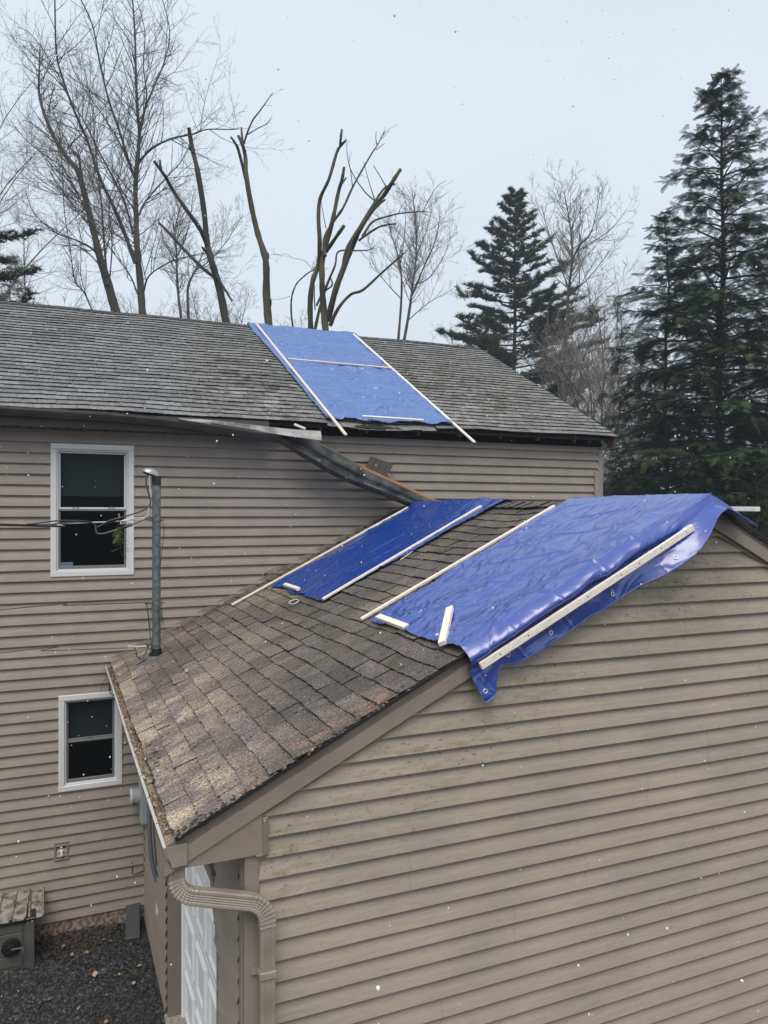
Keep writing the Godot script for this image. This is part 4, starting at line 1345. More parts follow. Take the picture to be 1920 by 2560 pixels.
	stuff(multi("edge_crumbs", chip.mesh(), M.litter, cr, cm, roof))
	# grit, needles and lichen flecks lying on the tabs
	var gx := []; var gc := []
	for k in 2600:
		var s := length * pow(rng.randf(), 1.25); var z := rng.randf_range(0.06, 5.0)
		if (z > 3.5 and s > 1.8) or (z > 0.5 and z < 2.3 and s > 1.9): continue
		if n3.get_noise_2d(z * 1.3 + 9, s * 1.3) < -0.15: continue
		var sc := rng.randf_range(0.003, 0.009)
		gx.append(Transform3D(Basis(Vector3.BACK, up, down) * Basis.from_euler(Vector3(0, rng.randf() * TAU, 0)).scaled(Vector3(sc, sc * 0.4, sc * rng.randf_range(1.0, 3.0))), eave - down * s + up * (g_wave(z, s) + 0.013) + Vector3(0, 0, z)))
		gc.append([Color(0.05, 0.045, 0.035), Color(0.34, 0.31, 0.26), Color(0.10, 0.085, 0.05), Color(0.22, 0.19, 0.14)][rng.randi_range(0, 3)] * rng.randf_range(0.6, 1.2))
	stuff(multi("roof_grit", chip.mesh(), M.litter, gx, gc, roof))
	# metal edge against the house and dark drip edge along the gable
	var fl := MB.new()
	fl.beam(eave + Vector3(0, 0.028, 0.022), Vector3(G_RIDGE.x, G_RIDGE.y + 0.028, 0.022), 0.014, 0.05, up)
	obj("wall_flashing", fl, M.trim_light, roof)
	for sg: float in [-1.0, 1.0]:
		var de := MB.new()
		var xx: float = G_RIDGE.x + sg * (G_RIDGE.x - xe)
		var a := Vector3(G_RIDGE.x, G_RIDGE.y - 0.008, z1 + 0.002); var b := Vector3(xx, g_roof(xx) - 0.008, z1 + 0.002)
		de.beam(a, b, 0.012, 0.018, Vector3(-sg * -sin(ang), cos(ang), 0))
		obj("drip_edge", de, M.black_rubber, roof)
	# right slope: only its edge is in view
	var rs := MB.new()
	rs.slab([Vector3(G_RIDGE.x, G_RIDGE.y, z1), Vector3(xr, g_roof(xr), z1), Vector3(xr, g_roof(xr), 0.03), Vector3(G_RIDGE.x, G_RIDGE.y, 0.03)], Vector3(0, -0.03, 0))
	obj("far_slope", rs, M.ridge, roof)
	# ridge caps
	var z := 0.04
	while z < z1:
		var mb := MB.new()
		var w := minf(0.142, z1 - z)
		if w < 0.04: break
		var p := PackedVector3Array()
		var jit := rng.randf_range(-0.004, 0.005)
		for q in 2:
			for j in 7:
				var f := j / 3.0 - 1.0
				p.append(Vector3(G_RIDGE.x + f * 0.13, G_RIDGE.y + 0.018 - absf(f) * 0.060 - 0.012 * exp(-f * f * 8.0) + (0.010 if q == 1 else -0.002) + jit, z + q * (w + 0.006)))
		mb.grid(p, 2, 7, PackedVector2Array())
		for j in 6: mb.quad(p[7 + j] - Vector3(0, 0.008, 0), p[8 + j] - Vector3(0, 0.008, 0), p[8 + j], p[7 + j])
		obj("ridge_cap", mb, M.ridge, roof)
		z += w

func extrude(mb: MB, prof: Array, z0: float, z1: float, steps: int, sag: Callable) -> void:
	for k in steps:
		var a := lerpf(z0, z1, k / float(steps)); var b := lerpf(z0, z1, (k + 1) / float(steps))
		for j in prof.size() - 1:
			var p: Vector2 = prof[j]; var q: Vector2 = prof[j + 1]
			mb.quad_m(sag.call(p, a), sag.call(p, b), sag.call(q, b), sag.call(q, a))

func build_gutter(g: Node3D) -> void:
	var prof := [Vector2(0.622, 2.905), Vector2(0.622, 2.792), Vector2(0.548, 2.788), Vector2(0.540, 2.815), Vector2(0.520, 2.840), Vector2(0.507, 2.862), Vector2(0.503, 2.896)]
	var mb := MB.new()
	var sag := func(p: Vector2, z: float): return Vector3(p.x + sin(z * 1.3) * 0.003, p.y + sin(z * 2.1) * 0.003, z)
	extrude(mb, prof, 0.0, 5.03, 20, sag)
	var inner := []
	for p: Vector2 in prof: inner.append(Vector2(p.x + (0.002 if p.x < 0.6 else -0.002), p.y + 0.002))
	inner.reverse()
	extrude(mb, inner, 0.0, 5.03, 20, sag)
	var gn := obj("gutter", mb, M.gutter_brown, g)
	var lip := MB.new()
	for k in 20:
		var a := 5.03 * k / 20.0; var b := 5.03 * (k + 1) / 20.0
		lip.beam(sag.call(Vector2(0.509, 2.899), a), sag.call(Vector2(0.509, 2.899), b + 0.002), 0.016, 0.008, Vector3.UP)
	obj("gutter_lip", lip, M.gutter_white, gn)
	for k in 12:
		var sp := MB.new(); sp.dome(sag.call(Vector2(0.511, 2.903), 0.25 + k * 0.405), Basis(), Vector3(0.006, 0.003, 0.006), false, 8, 2)
		obj("spike_head", sp, M.nail, gn)
	var cap := MB.new()
	var pts := []
	for p: Vector2 in prof: pts.append(Vector3(p.x, p.y, 5.034))
	pts.reverse()
	cap.slab(pts, Vector3(0, 0, -0.006))
	obj("gutter_end_cap", cap, M.downspout, gn)
	# what lies in it: a bed of rotted grit, then loose bits
	var bed := MB.new()
	var pp := PackedVector3Array(); var rows := 160; var cols := 9
	for r in rows:
		for c in cols:
			var z := lerpf(0.01, 5.02, r / float(rows - 1)); var x := lerpf(0.512, 0.62, c / float(cols - 1))
			pp.append(Vector3(x, 2.870 + n1.get_noise_2d(x * 18, z * 9) * 0.016 + n2.get_noise_2d(x * 4, z * 1.2) * 0.010, z))
	bed.grid(pp, rows, cols)
	var bm := triplanar(mat(Color.WHITE, 1.0, speckle(50, 0.05, [[0.2, Color(0.24, 0.20, 0.16)], [0.45, Color(0.50, 0.44, 0.37)], [0.62, Color(0.74, 0.68, 0.60)], [0.85, Color(0.86, 0.76, 0.60)]])), 5.0)
	stuff(obj("gutter_silt", bed, bm, gn))
	var xf := []; var cl := []
	for k in 900:
		var z := rng.randf_range(0.03, 4.85)
		var s := rng.randf_range(0.008, 0.028)
		xf.append(Transform3D(Basis.from_euler(Vector3(rng.randf_range(-0.6, 0.6), rng.randf() * TAU, rng.randf_range(-0.6, 0.6))).scaled(Vector3(s * 0.7, s, s * 1.3)), Vector3(rng.randf_range(0.516, 0.60), 2.883 + rng.randf_range(-0.004, 0.010), z)))
		var c: Color = [Color(0.30, 0.25, 0.19), Color(0.42, 0.36, 0.29), Color(0.12, 0.09, 0.07), Color(0.34, 0.17, 0.10), Color(0.12, 0.11, 0.05), Color(0.55, 0.48, 0.40)][rng.randi_range(0, 5)]
		if z < 0.5 and rng.randf() < 0.4: c = Color(0.10, 0.12, 0.03)
		cl.append(c * rng.randf_range(0.6, 1.15))
	stuff(multi("gutter_litter", leaf_mesh(9), M.litter, xf, cl, gn))

func build_downspout(g: Node3D) -> void:
	# path: out of the gutter, elbow, slanting run, elbow, down the corner
	var key := [Vector3(0.575, 2.80, 4.965), Vector3(0.575, 2.715, 4.975)]
	var path := PackedVector3Array(); var kind := []
	path.append(key[0]); kind.append(0); path.append(key[1]); kind.append(0)
	var a := key[1] as Vector3; var c1 := Vector3(0.575, 2.625, 4.99); var b := Vector3(0.675, 2.612, 5.015)
	for k in range(1, 10):
		var t := k / 9.0
		path.append(a.lerp(c1, t).lerp(c1.lerp(b, t), t)); kind.append(1)
	var e := Vector3(0.945, 2.545, 5.045)
	for k in range(1, 4): path.append(b.lerp(e, k / 3.0)); kind.append(0)
	var c2 := Vector3(1.038, 2.520, 5.052); var f := Vector3(1.038, 2.405, 5.052)
	for k in range(1, 10):
		var t := k / 9.0
		path.append(e.lerp(c2, t).lerp(c2.lerp(f, t), t)); kind.append(1)
	var ds := Node3D.new(); ds.name = numbered("downspout", g); g.add_child(ds, true)
	var mb := MB.new()
	sweep_duct(mb, path, kind)
	obj("elbow_run", mb, M.downspout, ds)
	var mb2 := MB.new()
	sweep_duct(mb2, PackedVector3Array([f + Vector3(0, 0.012, 0), Vector3(1.038, 0.1, 5.052)]), [0, 0], 0.93)
	obj("straight_pipe", mb2, M.downspout, ds)
	var bd := MB.new()
	bd.box(Transform3D(Basis(), Vector3(1.038, 2.150, 5.053)), Vector3(0.090, 0.040, 0.068), 0.004)
	bd.box(Transform3D(Basis(), Vector3(1.012, 2.150, 5.010)), Vector3(0.10, 0.038, 0.004))
	obj("pipe_strap", bd, M.downspout, ds)
	var sc := MB.new(); sc.dome(Vector3(1.052, 2.155, 5.0865), Basis(Vector3.RIGHT, Vector3.BACK, Vector3.DOWN), Vector3(0.005, 0.003, 0.005))
	obj("strap_screw", sc, M.galv_bright, ds)

func sweep_duct(mb: MB, path: PackedVector3Array, kind: Array, k0 := 1.0) -> void:
	# rounded rectangle with lengthwise flutes on the broad faces; elbows are crimped
	var prof := []
	var w := 0.0425 * k0; var d := 0.030 * k0
	var n := 13
	for j in n:
		var f := j / float(n - 1)
		prof.append(Vector2(lerpf(-w + 0.006, w - 0.006, f), d + (-0.0028 if j % 2 == 1 and j > 2 and j < n - 3 else 0.0)))
	prof.append(Vector2(w, d - 0.006)); prof.append(Vector2(w, -d + 0.006))
	for j in n: prof.append(Vector2(lerpf(w - 0.006, -w + 0.006, j / float(n - 1)), -d))
	prof.append(Vector2(-w, -d + 0.006)); prof.append(Vector2(-w, d - 0.006))
	var rings := []
	var m := path.size()
	var pts := []
	for k in m:
		var t := (path[mini(k + 1, m - 1)] - path[maxi(k - 1, 0)]).normalized()
		var zz := (Vector3.BACK - t * t.z).normalized()
		var xx := t.cross(zz)
		if k > 0 and kind[k] == 1:
			# a crimp: a small step out, then in
			for q in [[-0.5, 0.955], [-0.12, 1.0], [0.06, 1.065], [0.12, 0.965]]:
				var half := path[k].distance_to(path[k - 1])
				pts.append([path[k] + t * half * q[0], xx, zz, q[1]])
		else: pts.append([path[k], xx, zz, 1.0])
	for q: Array in pts:
		var ring := []
		for p: Vector2 in prof: ring.append(q[0] - q[1] * p.x * q[3] + q[2] * p.y * q[3])
		rings.append(ring)
	var s := prof.size()
	for k in rings.size() - 1:
		for j in s:
			var a: Vector3 = rings[k][j]; var b: Vector3 = rings[k][(j + 1) % s]
			var c: Vector3 = rings[k + 1][(j + 1) % s]; var e: Vector3 = rings[k + 1][j]
			mb.quad_m(a, b, c, e)

# ---------------------------------------------------------------- tarpaulins and battens
func build_tarps() -> void:
	# ---- on the house roof
	var ang := atan(M_SLOPE)
	var down := Vector3(0, -sin(ang), cos(ang)); var up := Vector3(0, cos(ang), sin(ang))
	var eave := Vector3(0, m_roof(0.281), 0.281)
	var length := (M_EAVE.z - M_RIDGE_Z) / cos(ang)
	var t1 := thing("blue_tarp", "pale blue tarp nailed over the house roof from ridge to eave", "tarp")
	var p := PackedVector3Array(); var uv := PackedVector2Array()
	var rows := 330; var cols := 140
	for r in rows:
		for c in cols:
			var f := c / float(cols - 1)
			var s := lerpf(length + 0.25, 0.10, r / float(rows - 1))
			var x := lerpf(3.005, 4.86, f) + lerpf(-0.03, 0.035, 1.0 - s / length) * (1.0 if f < 0.5 else -2.2) * absf(f - 0.5) * 2.0
			var ss := s + n3.get_noise_2d(x * 2.5, 3) * 0.035 * (1.0 if r > rows * 0.5 else 0.0) + (0.03 * sin(f * 4.0) if r > rows * 0.5 else 0.0)
			var h := 0.026 + wrinkle(x, s, 1.0, 1.0) * 1.8 + 0.012 * smoothstep(length - 0.18, length - 0.04, s)
			if absf(s - 2.45) < 0.04: h = lerpf(0.016, h, absf(s - 2.45) / 0.04)
			h += 0.022 * crease(s - 2.30, 0.05) * (0.5 + n3.get_noise_2d(x * 3.0, 7))
			h = maxf(h, 0.014 + house_wave(x, s) * 0.0) + 0.008
			if s < 0.35: h += (0.35 - s) * 0.07 * (0.5 + 0.8 * n2.get_noise_2d(x * 2.3, 5))
			var q: Vector3
			if ss <= length: q = eave - down * ss + up * (h + house_wave(x, ss))
			else: q = Vector3(0, m_roof(M_RIDGE_Z) + 0.044 - (ss - length) * 0.45, M_RIDGE_Z - (ss - length) * 0.88)
			p.append(q + Vector3(x, 0, 0)); uv.append(Vector2(x, s))
	var mb := MB.new(); mb.grid(p, rows, cols, uv, true)
	obj("sheet", mb, M.tarp_upper, t1)
	var hem := MB.new()
	hem.tube(PackedVector3Array([p[(rows / 4) * cols], p[(rows / 2) * cols], p[(rows * 3 / 4) * cols], p[(rows - 1) * cols]]), PackedFloat32Array([0.005, 0.005, 0.005, 0.005]), 5)
	obj("hem", hem, M.tarp_upper, t1)
	var pt := func(x: float, z: float, lift: float) -> Vector3: return Vector3(x, m_roof(z), z) + up * lift
	batten(pt.call(3.105, -3.66, 0.055), pt.call(3.088, 0.721, 0.048), 0.036, up, M.wood_pink, "long pale batten along the left edge of the upper roof tarp")
	batten(pt.call(4.842, -3.62, 0.055), pt.call(4.766, 0.776, 0.048), 0.036, up, M.wood, "long pale batten along the right edge of the upper roof tarp")
	batten(pt.call(3.150, -1.885, 0.062), pt.call(4.780, -1.850, 0.062), 0.034, up, M.wood_pink, "thin batten across the middle of the upper roof tarp")
	batten(pt.call(3.517, 0.165, 0.062), pt.call(4.349, 0.182, 0.060), 0.034, up, M.wood, "short batten along the bottom edge of the upper roof tarp")
	# ---- narrow one on the garage
	var ga := atan(G_SLOPE)
	var gd := Vector3(-cos(ga), -sin(ga), 0); var gu := Vector3(-sin(ga), cos(ga), 0)
	var ge := Vector3(0.565, g_roof(0.565), 0)
	var gl := (G_RIDGE.x - 0.565) / cos(ga)
	var spot := func(x: float, z: float, lift: float) -> Vector3: return Vector3(x, g_roof(x), z) + gu * lift
	var t2 := thing("blue_tarp", "narrow deep blue tarp on the garage roof nearest the house wall", "tarp")
	p = PackedVector3Array(); uv = PackedVector2Array()
	rows = 170; cols = 150
	for r in rows:
		for c in cols:
			var f := c / float(cols - 1); var k := r / float(rows - 1)
			var s := lerpf(gl + 0.32, 1.885, k)
			var z := lerpf(lerpf(0.30, 0.62, k), lerpf(2.40, 2.33, k), f)
			if s > gl - 0.3: z += (s - gl + 0.3) * 0.22 * (f - 0.15)
			var ss := s + (n3.get_noise_2d(z * 2.0, 8) * 0.03 + 0.025 * f) * k
			var h := 0.030 + wrinkle(s * 1.0, z * 1.0, 4.0, 0.8) * (1.0 - 0.5 * smoothstep(gl - 0.3, gl, s)) + 0.010 * smoothstep(gl - 0.2, gl - 0.05, s)
			h += crease(fposmod(z * 0.35 + s * 0.9, 0.2) - 0.1, 0.013) * 0.004
			h += smoothstep(gl - 0.5, gl, s) * (0.018 + 0.022 * n2.get_noise_2d(z * 3.2, s * 1.5))
			var q: Vector3
			if ss <= gl: q = ge - gd * ss + gu * (h + g_wave(z, ss))
			else: q = Vector3(G_RIDGE.x + (ss - gl) * 0.9, G_RIDGE.y - 0.002 + h - (ss - gl) * 0.44, 0)
			p.append(q + Vector3(0, 0, z)); uv.append(Vector2(z, s))
	mb = MB.new(); mb.grid(p, rows, cols, uv, true)
	obj("sheet", mb, M.tarp_deep, t2)
	batten(spot.call(1.823, 0.538, 0.036), spot.call(4.06, 0.40, 0.045), 0.034, gu, M.wood, "batten along the house side of the narrow garage roof tarp")
	batten(spot.call(2.285, 2.335, 0.040), spot.call(4.05, 2.205, 0.050), 0.035, gu, M.wood, "batten along the open side of the narrow garage roof tarp")
	batten(spot.call(2.312, 0.98, 0.045), spot.call(2.308, 1.50, 0.045), 0.042, gu, M.wood, "short wood block at the foot of the narrow garage roof tarp", 0.03)
	# ---- the big one that wraps the gable edge
	var t3 := thing("blue_tarp", "large bright blue tarp wrapped over the gable end of the garage roof", "tarp")
	p = PackedVector3Array(); uv = PackedVector2Array()
	rows = 200; cols = 230
	var z_edge := 5.045
	for r in rows:
		var k := r / float(rows - 1)                      # 0 beyond the ridge, 1 at the foot
		for c in cols:
			var f := c / float(cols - 1)
			var s := lerpf(gl + 0.30, 1.865, k)
			var z_l := lerpf(3.50, 3.60, k)
			var z_out := z_edge - 0.008 * smoothstep(gl - 0.4, gl, s)
			var width := z_out - z_l
			var hang := (0.335 - 0.12 * smoothstep(gl - 0.35, gl, s)) + 0.012 * n3.get_noise_2d(s * 2.0, 14) - 0.07 * crease(s - 2.16, 0.11)
			if k > 0.93: hang += 0.02
			var run := f * (width + hang)
			var ss := s + n3.get_noise_2d(run * 2.0, 21) * 0.02 * k
			var w := wrinkle(s * 0.95 - run * 0.45, run * 1.05, 7.0, 1.15) * (1.0 - 0.65 * smoothstep(gl - 0.35, gl - 0.02, s))
			var bulge := 0.045 * smoothstep(width - 0.42, width - 0.03, run) * (0.7 + 0.6 * n3.get_noise_2d(s * 1.7, 3)) * (1.0 - 0.9 * smoothstep(gl - 0.8, gl - 0.1, s))
			var top: float
			var q: Vector3
			var base: Vector3
			var nn := gu
			if ss <= gl: base = ge - gd * ss
			else:
				base = Vector3(G_RIDGE.x + (ss - gl) * 0.9, G_RIDGE.y + 0.004 - (ss - gl) * 0.44, 0); nn = Vector3.UP
			if run < width:
				q = base + nn * (0.034 + 0.006 * smoothstep(gl - 0.2, gl - 0.05, ss) + maxf(w, -0.006) + bulge + g_wave(minf(z_l + run, 5.0), ss) * (1.0 if ss < gl else 0.0)) + Vector3(0, 0, z_l + run)
			else:
				# over the edge: hangs on the lower part, stands out stiffly near the ridge
				var d := run - width
				var open := smoothstep(3.15, 4.15, ss)
				var an := lerpf(-0.02, 1.38, open)
				var dirv := Vector3(0, -cos(an), sin(an))
				var fall := lerpf(0.11, 0.075, open)
				var tuck := (0.060 * sin(clampf(d / 0.13, 0, 1) * PI) - 0.012) * (1.0 - open)
				var belly := sin(clampf(d / hang, 0, 1) * PI) * 0.025 * n2.get_noise_2d(s * 2.4, d * 2.0 + 6)
				q = base + nn * (0.034 + 0.006 * smoothstep(gl - 0.2, gl - 0.05, ss) + bulge) + Vector3(0, 0, z_out) + Vector3(0, -0.97, 0.12) * minf(d, fall) + dirv * maxf(d - fall, 0.0) * 0.95 + Vector3(0, 0, w * 0.5 + belly + 0.012 + tuck)
				# corner pulled sideways at the foot
				q.x += d * 0.42 * smoothstep(0.86, 1.0, k)
				q.z += 0.012 * smoothstep(0.0, 0.10, d)
			p.append(q); uv.append(Vector2(run, s))
	mb = MB.new(); mb.grid(p, rows, cols, uv, true)
	obj("sheet", mb, M.tarp, t3)
	var last := cols - 1
	for rr: int in [196, 170, 142, 100, 60]:
		var a: Vector3 = p[rr * cols + last - 8]
		var nn := (p[rr * cols + last - 4] - p[rr * cols + last - 12]).cross(p[(rr - 3) * cols + last - 8] - p[mini(rr + 3, rows - 1) * cols + last - 8]).normalized()
		if nn.z < 0: nn = -nn
		grommet(t3, a + nn * 0.002, nn, Vector3.UP)
	var ga2: Vector3 = p[(rows - 5) * cols + int(cols * 0.58)]
	grommet(t3, ga2 + gu * 0.004, gu, Vector3.BACK)
	var hp := PackedVector3Array(); var hr := PackedFloat32Array()
	for r in range(0, rows, 4): hp.append(p[r * cols + last]); hr.append(0.004)
	hp.append(p[(rows - 1) * cols + last]); hr.append(0.004)
	mb = MB.new(); mb.tube(hp, hr, 5, true)
	obj("hem", mb, M.tarp, t3)
	batten(spot.call(2.213, 3.482, 0.040), spot.call(4.03, 3.493, 0.050), 0.036, gu, M.wood, "long pale batten along the left edge of the large garage tarp")
	batten(spot.call(2.275, 3.70, 0.055), spot.call(2.262, 4.23, 0.055), 0.050, gu, M.wood, "short wood block lying crosswise at the foot of the large garage tarp", 0.03)
	batten(spot.call(2.53, 4.375, 0.062), spot.call(2.225, 4.84, 0.058), 0.050, gu, M.wood, "short wood block set at a slant on the large garage tarp", 0.03)
	# rake batten with nail holes
	var ra := Vector3(2.315, 3.692, 5.105); var rb := Vector3(3.93, 4.505, 5.150)
	var rbn := batten(ra, rb, 0.022, Vector3(-0.45, 0.89, 0), M.wood, "long nailed batten holding the large tarp against the gable edge", 0.046)
	var dirb := (rb - ra).normalized()
	for f in [0.08, 0.2, 0.47, 0.63, 0.72, 0.83, 0.96]:
		var nl := MB.new()
		nl.dome(Vector3.ZERO, Basis(Vector3.RIGHT, Vector3.BACK, Vector3.DOWN), Vector3(0.005, 0.002, 0.005), false, 8, 2)
		var o := obj("nail_head", nl, M.nail, rbn)
		o.position = Vector3(0, 0, 0.012) + dirb * (f - 0.5) * ra.distance_to(rb) + Vector3(0, 0.004 * sin(f * 40.0), 0)
	# the ridge batten that sticks out past the gable
	batten(Vector3(4.37, 4.635, 4.72), Vector3(4.46, 4.628, 5.215), 0.055, Vector3.UP, M.wood, "end of a pale timber sticking out past the garage ridge", 0.032)

func batten(a: Vector3, b: Vector3, wid: float, up: Vector3, m: Material, label: String, thick := 0.02) -> Node3D:
	var mid := (a + b) / 2
	var mb := MB.new()
	mb.beam(a - mid, b - mid, wid, thick, up, 0.0025)
	var o := obj("wood_batten", mb, m)
	o.position = mid
	tag(o, label, "batten", "battens holding the tarps")
	return o

# ---------------------------------------------------------------- gutter that tore off
func build_broken_gutter() -> void:
	var g := thing("broken_gutter", "torn eave gutter hanging down from the house roof to the garage ridge", "gutter")
	# intact run: outer profile, sagging to the right
	var sag := func(x: float) -> float: return 5.690 - 0.018 * smoothstep(-1.0, 0.6, x) - 0.160 * pow(clampf((x - 0.4) / 2.0, 0, 1), 1.7)
	var prof := [Vector2(0.402, 0.0), Vector2(0.404, -0.022), Vector2(0.396, -0.040), Vector2(0.382, -0.062), Vector2(0.366, -0.085), Vector2(0.284, -0.090), Vector2(0.284, 0.0)]
	var run := MB.new()
	var steps := 34
	for k in steps:
		var x0 := lerpf(-5.0, 2.40, k / float(steps)); var x1 := lerpf(-5.0, 2.40, (k + 1) / float(steps))
		for j in prof.size() - 1:
			var p: Vector2 = prof[j]; var q: Vector2 = prof[j + 1]
			run.quad_m(Vector3(x0, sag.call(x0) + q.y, q.x), Vector3(x1, sag.call(x1) + q.y, q.x), Vector3(x1, sag.call(x1) + p.y, p.x), Vector3(x0, sag.call(x0) + p.y, p.x))
	obj("hanging_trough", run, M.gutter_brown, g)
	var lp := MB.new()
	for k in steps:
		var x0 := lerpf(-5.0, 2.40, k / float(steps)); var x1 := lerpf(-5.0, 2.40, (k + 1) / float(steps))
		lp.beam(Vector3(x0, sag.call(x0) + 0.004, 0.394), Vector3(x1 + 0.003, sag.call(x1) + 0.004, 0.394), 0.018, 0.008, Vector3.UP)
	obj("trough_lip", lp, M.gutter_inside, g)
	# fallen run: lip in front and below, torn-off board behind and above
	var lip := smooth_path([Vector3(2.36, 5.505, 0.395), Vector3(2.52, 5.405, 0.41), Vector3(2.66, 5.318, 0.42), Vector3(3.07, 5.092, 0.43), Vector3(3.40, 4.968, 0.42), Vector3(3.73, 4.858, 0.40), Vector3(4.05, 4.748, 0.38), Vector3(4.26, 4.69, 0.36)], 5)
	var top := smooth_path([Vector3(2.42, 5.585, 0.30), Vector3(2.60, 5.56, 0.28), Vector3(2.80, 5.497, 0.25), Vector3(3.20, 5.315, 0.23), Vector3(3.50, 5.165, 0.22), Vector3(3.95, 4.985, 0.22), Vector3(4.35, 4.82, 0.22), Vector3(4.66, 4.70, 0.22)], 5)
	var n := mini(lip.size(), top.size())
	var inside := MB.new(); var outside := MB.new(); var edge := MB.new()
	var pin := PackedVector3Array(); var pout := PackedVector3Array()
	for k in n:
		var a: Vector3 = lip[k]; var b: Vector3 = top[k]
		var t := (lip[mini(k + 1, n - 1)] - lip[maxi(k - 1, 0)]).normalized()
		var across := (b - a)
		var deep := t.cross(across).normalized()
		if deep.z > 0: deep = -deep
		var ac := across.normalized(); var wd := across.length()
		var kink := n2.get_noise_1d(k * 0.9) * 0.012
		for q in [[0.0, 0.0], [0.06, 0.010], [0.04, 0.045], [0.14, 0.078], [0.52, 0.084 + kink], [0.60, 0.045 + kink], [0.64, 0.012], [0.97, 0.0]]:
			pin.append(a + ac * wd * q[0] + deep * q[1])
		for q in [[0.0, 0.0], [-0.05, 0.022], [-0.02, 0.050], [0.05, 0.082], [0.14, 0.092], [0.52, 0.096 + kink]]:
			pout.append(a + ac * wd * q[0] + deep * q[1])
	inside.grid(pin, n, 8)
	obj("fallen_trough", inside, M.gutter_inside, g)
	outside.grid(pout, n, 6)
	obj("trough_face", outside, M.gutter_brown, g)
	var rr := PackedFloat32Array()
	for k in n: rr.append(0.0065)
	edge.tube(lip.slice(0, n), rr, 6, true)
	obj("trough_lip", edge, M.gutter_inside, g)
	# wood that came away with it: aged upper half, raw split lower half
	for half in 2:
		var k0 := 8 if half == 0 else 19
		var k1 := 20 if half == 0 else n - 1
		var wb := MB.new()
		for k in range(k0, k1):
			var j := n1.get_noise_1d(k * 3.1) * (0.004 if half == 0 else 0.010)
			wb.beam(top[k] + Vector3(0, j + 0.004, -0.004), top[k + 1] + Vector3(0, n1.get_noise_1d((k + 1) * 3.1) * (0.004 if half == 0 else 0.010) + 0.004, -0.004), 0.022, 0.022 if half == 0 else 0.034, Vector3.UP, 0.003)
		var o := obj("fascia_board", wb, M.wood_aged if half == 0 else M.wood_raw, g)
		o.set_meta("label", "weathered upper end of the torn board" if half == 0 else "raw orange split end of the torn board")
	# joint sleeves inside the trough
	for k: int in [10, 21, 29]:
		if k + 3 >= n: continue
		var sl := MB.new(); var sp := PackedVector3Array()
		for r in 4:
			for c: int in [1, 2, 3, 4]:
				sp.append(pin[(k + r) * 8 + c].lerp(lip[k + r].lerp(top[k + r], 0.35), 0.05) + Vector3(0, 0, 0.004))
		sl.grid(sp, 4, 4)
		obj("joint_sleeve", sl, M.galv, g)
	# bent flap of metal at the kink
	var fp := PackedVector3Array()
	var fc := 30; var frr := 6
	for r in frr:
		for c in fc:
			var f := c / float(fc - 1); var v := r / float(frr - 1)
			var fx := lerpf(1.25, 2.90, f)
			var tp := Vector3(fx, lerpf(5.655, 5.592, f) - 0.01 * sin(f * PI), 0.37)
			var bt := Vector3(fx, lerpf(5.640, 5.475, pow(f, 0.75)), 0.405 + 0.02 * f)
			fp.append(tp.lerp(bt, v) + Vector3(0, 0.012 * sin(f * 5.0), 0.02 * sin(f * 7.0 + v * 2.0)))
	var fm := MB.new(); fm.grid(fp, frr, fc, PackedVector2Array(), true)
	obj("bent_flap", fm, M.flap, g)
	var fe := MB.new()
	fe.beam(Vector3(2.52, 5.500, 0.415), Vector3(2.895, 5.478, 0.425), 0.012, 0.012, Vector3.UP)
	obj("flap_edge", fe, M.gutter_white, g)
	var st := MB.new(); st.beam(Vector3(2.60, 5.655, 0.30), Vector3(2.72, 5.60, 0.36), 0.02, 0.028, Vector3.UP, 0.003)
	obj("wood_stub", st, M.wood, g)
	# loose ribbed soffit panel leaning behind the gutter
	var lp2 := thing("loose_soffit_panel", "loose brown ribbed panel tilted behind the fallen gutter", "panel")
	var a := Vector3(3.655, 5.318, 0.14); var b := Vector3(3.965, 5.226, 0.14); var c := Vector3(3.85, 5.01, 0.16); var d := Vector3(3.545, 5.11, 0.16)
	for k in 4:
		var f0 := k / 4.0; var f1 := (k + 0.93) / 4.0
		var sb := MB.new()
		var q := [d.lerp(c, f0), d.lerp(c, f1), a.lerp(b, f1), a.lerp(b, f0)]
		sb.slab(q, Vector3(0, 0, -0.012 - 0.004 * (k % 2)))
		obj("panel_strip", sb, M.soffit, lp2)
	var back := MB.new(); back.slab([d + Vector3(0, 0, -0.02), c + Vector3(0, 0, -0.02), b + Vector3(0, 0, -0.02), a + Vector3(0, 0, -0.02)], Vector3(0, 0, -0.006))
	obj("panel_back", back, M.dark_gap, lp2)

# ---------------------------------------------------------------- service mast and cables
func wire(parent: Node, called: String, pts: Array, r: float, m: Material, steps := 5) -> MeshInstance3D:
	var p := smooth_path(pts, steps)
	var rr := PackedFloat32Array()
	for k in p.size(): rr.append(r)
	var mb := MB.new(); mb.tube(p, rr, 6, true)
	return obj(called, mb, m, parent)

func W(a: Array, z: float, z2 := -99.0) -> Array:      # sightings on the enlarged sheet of the mast
	var r := []
	var n := a.size() / 2
	for k in n:
		var zz := z if z2 < -50 else lerpf(z, z2, k / float(n - 1))
		r.append(on_z(a[2 * k] / 2.95, 1050 + a[2 * k + 1] / 2.95, zz))
	return r

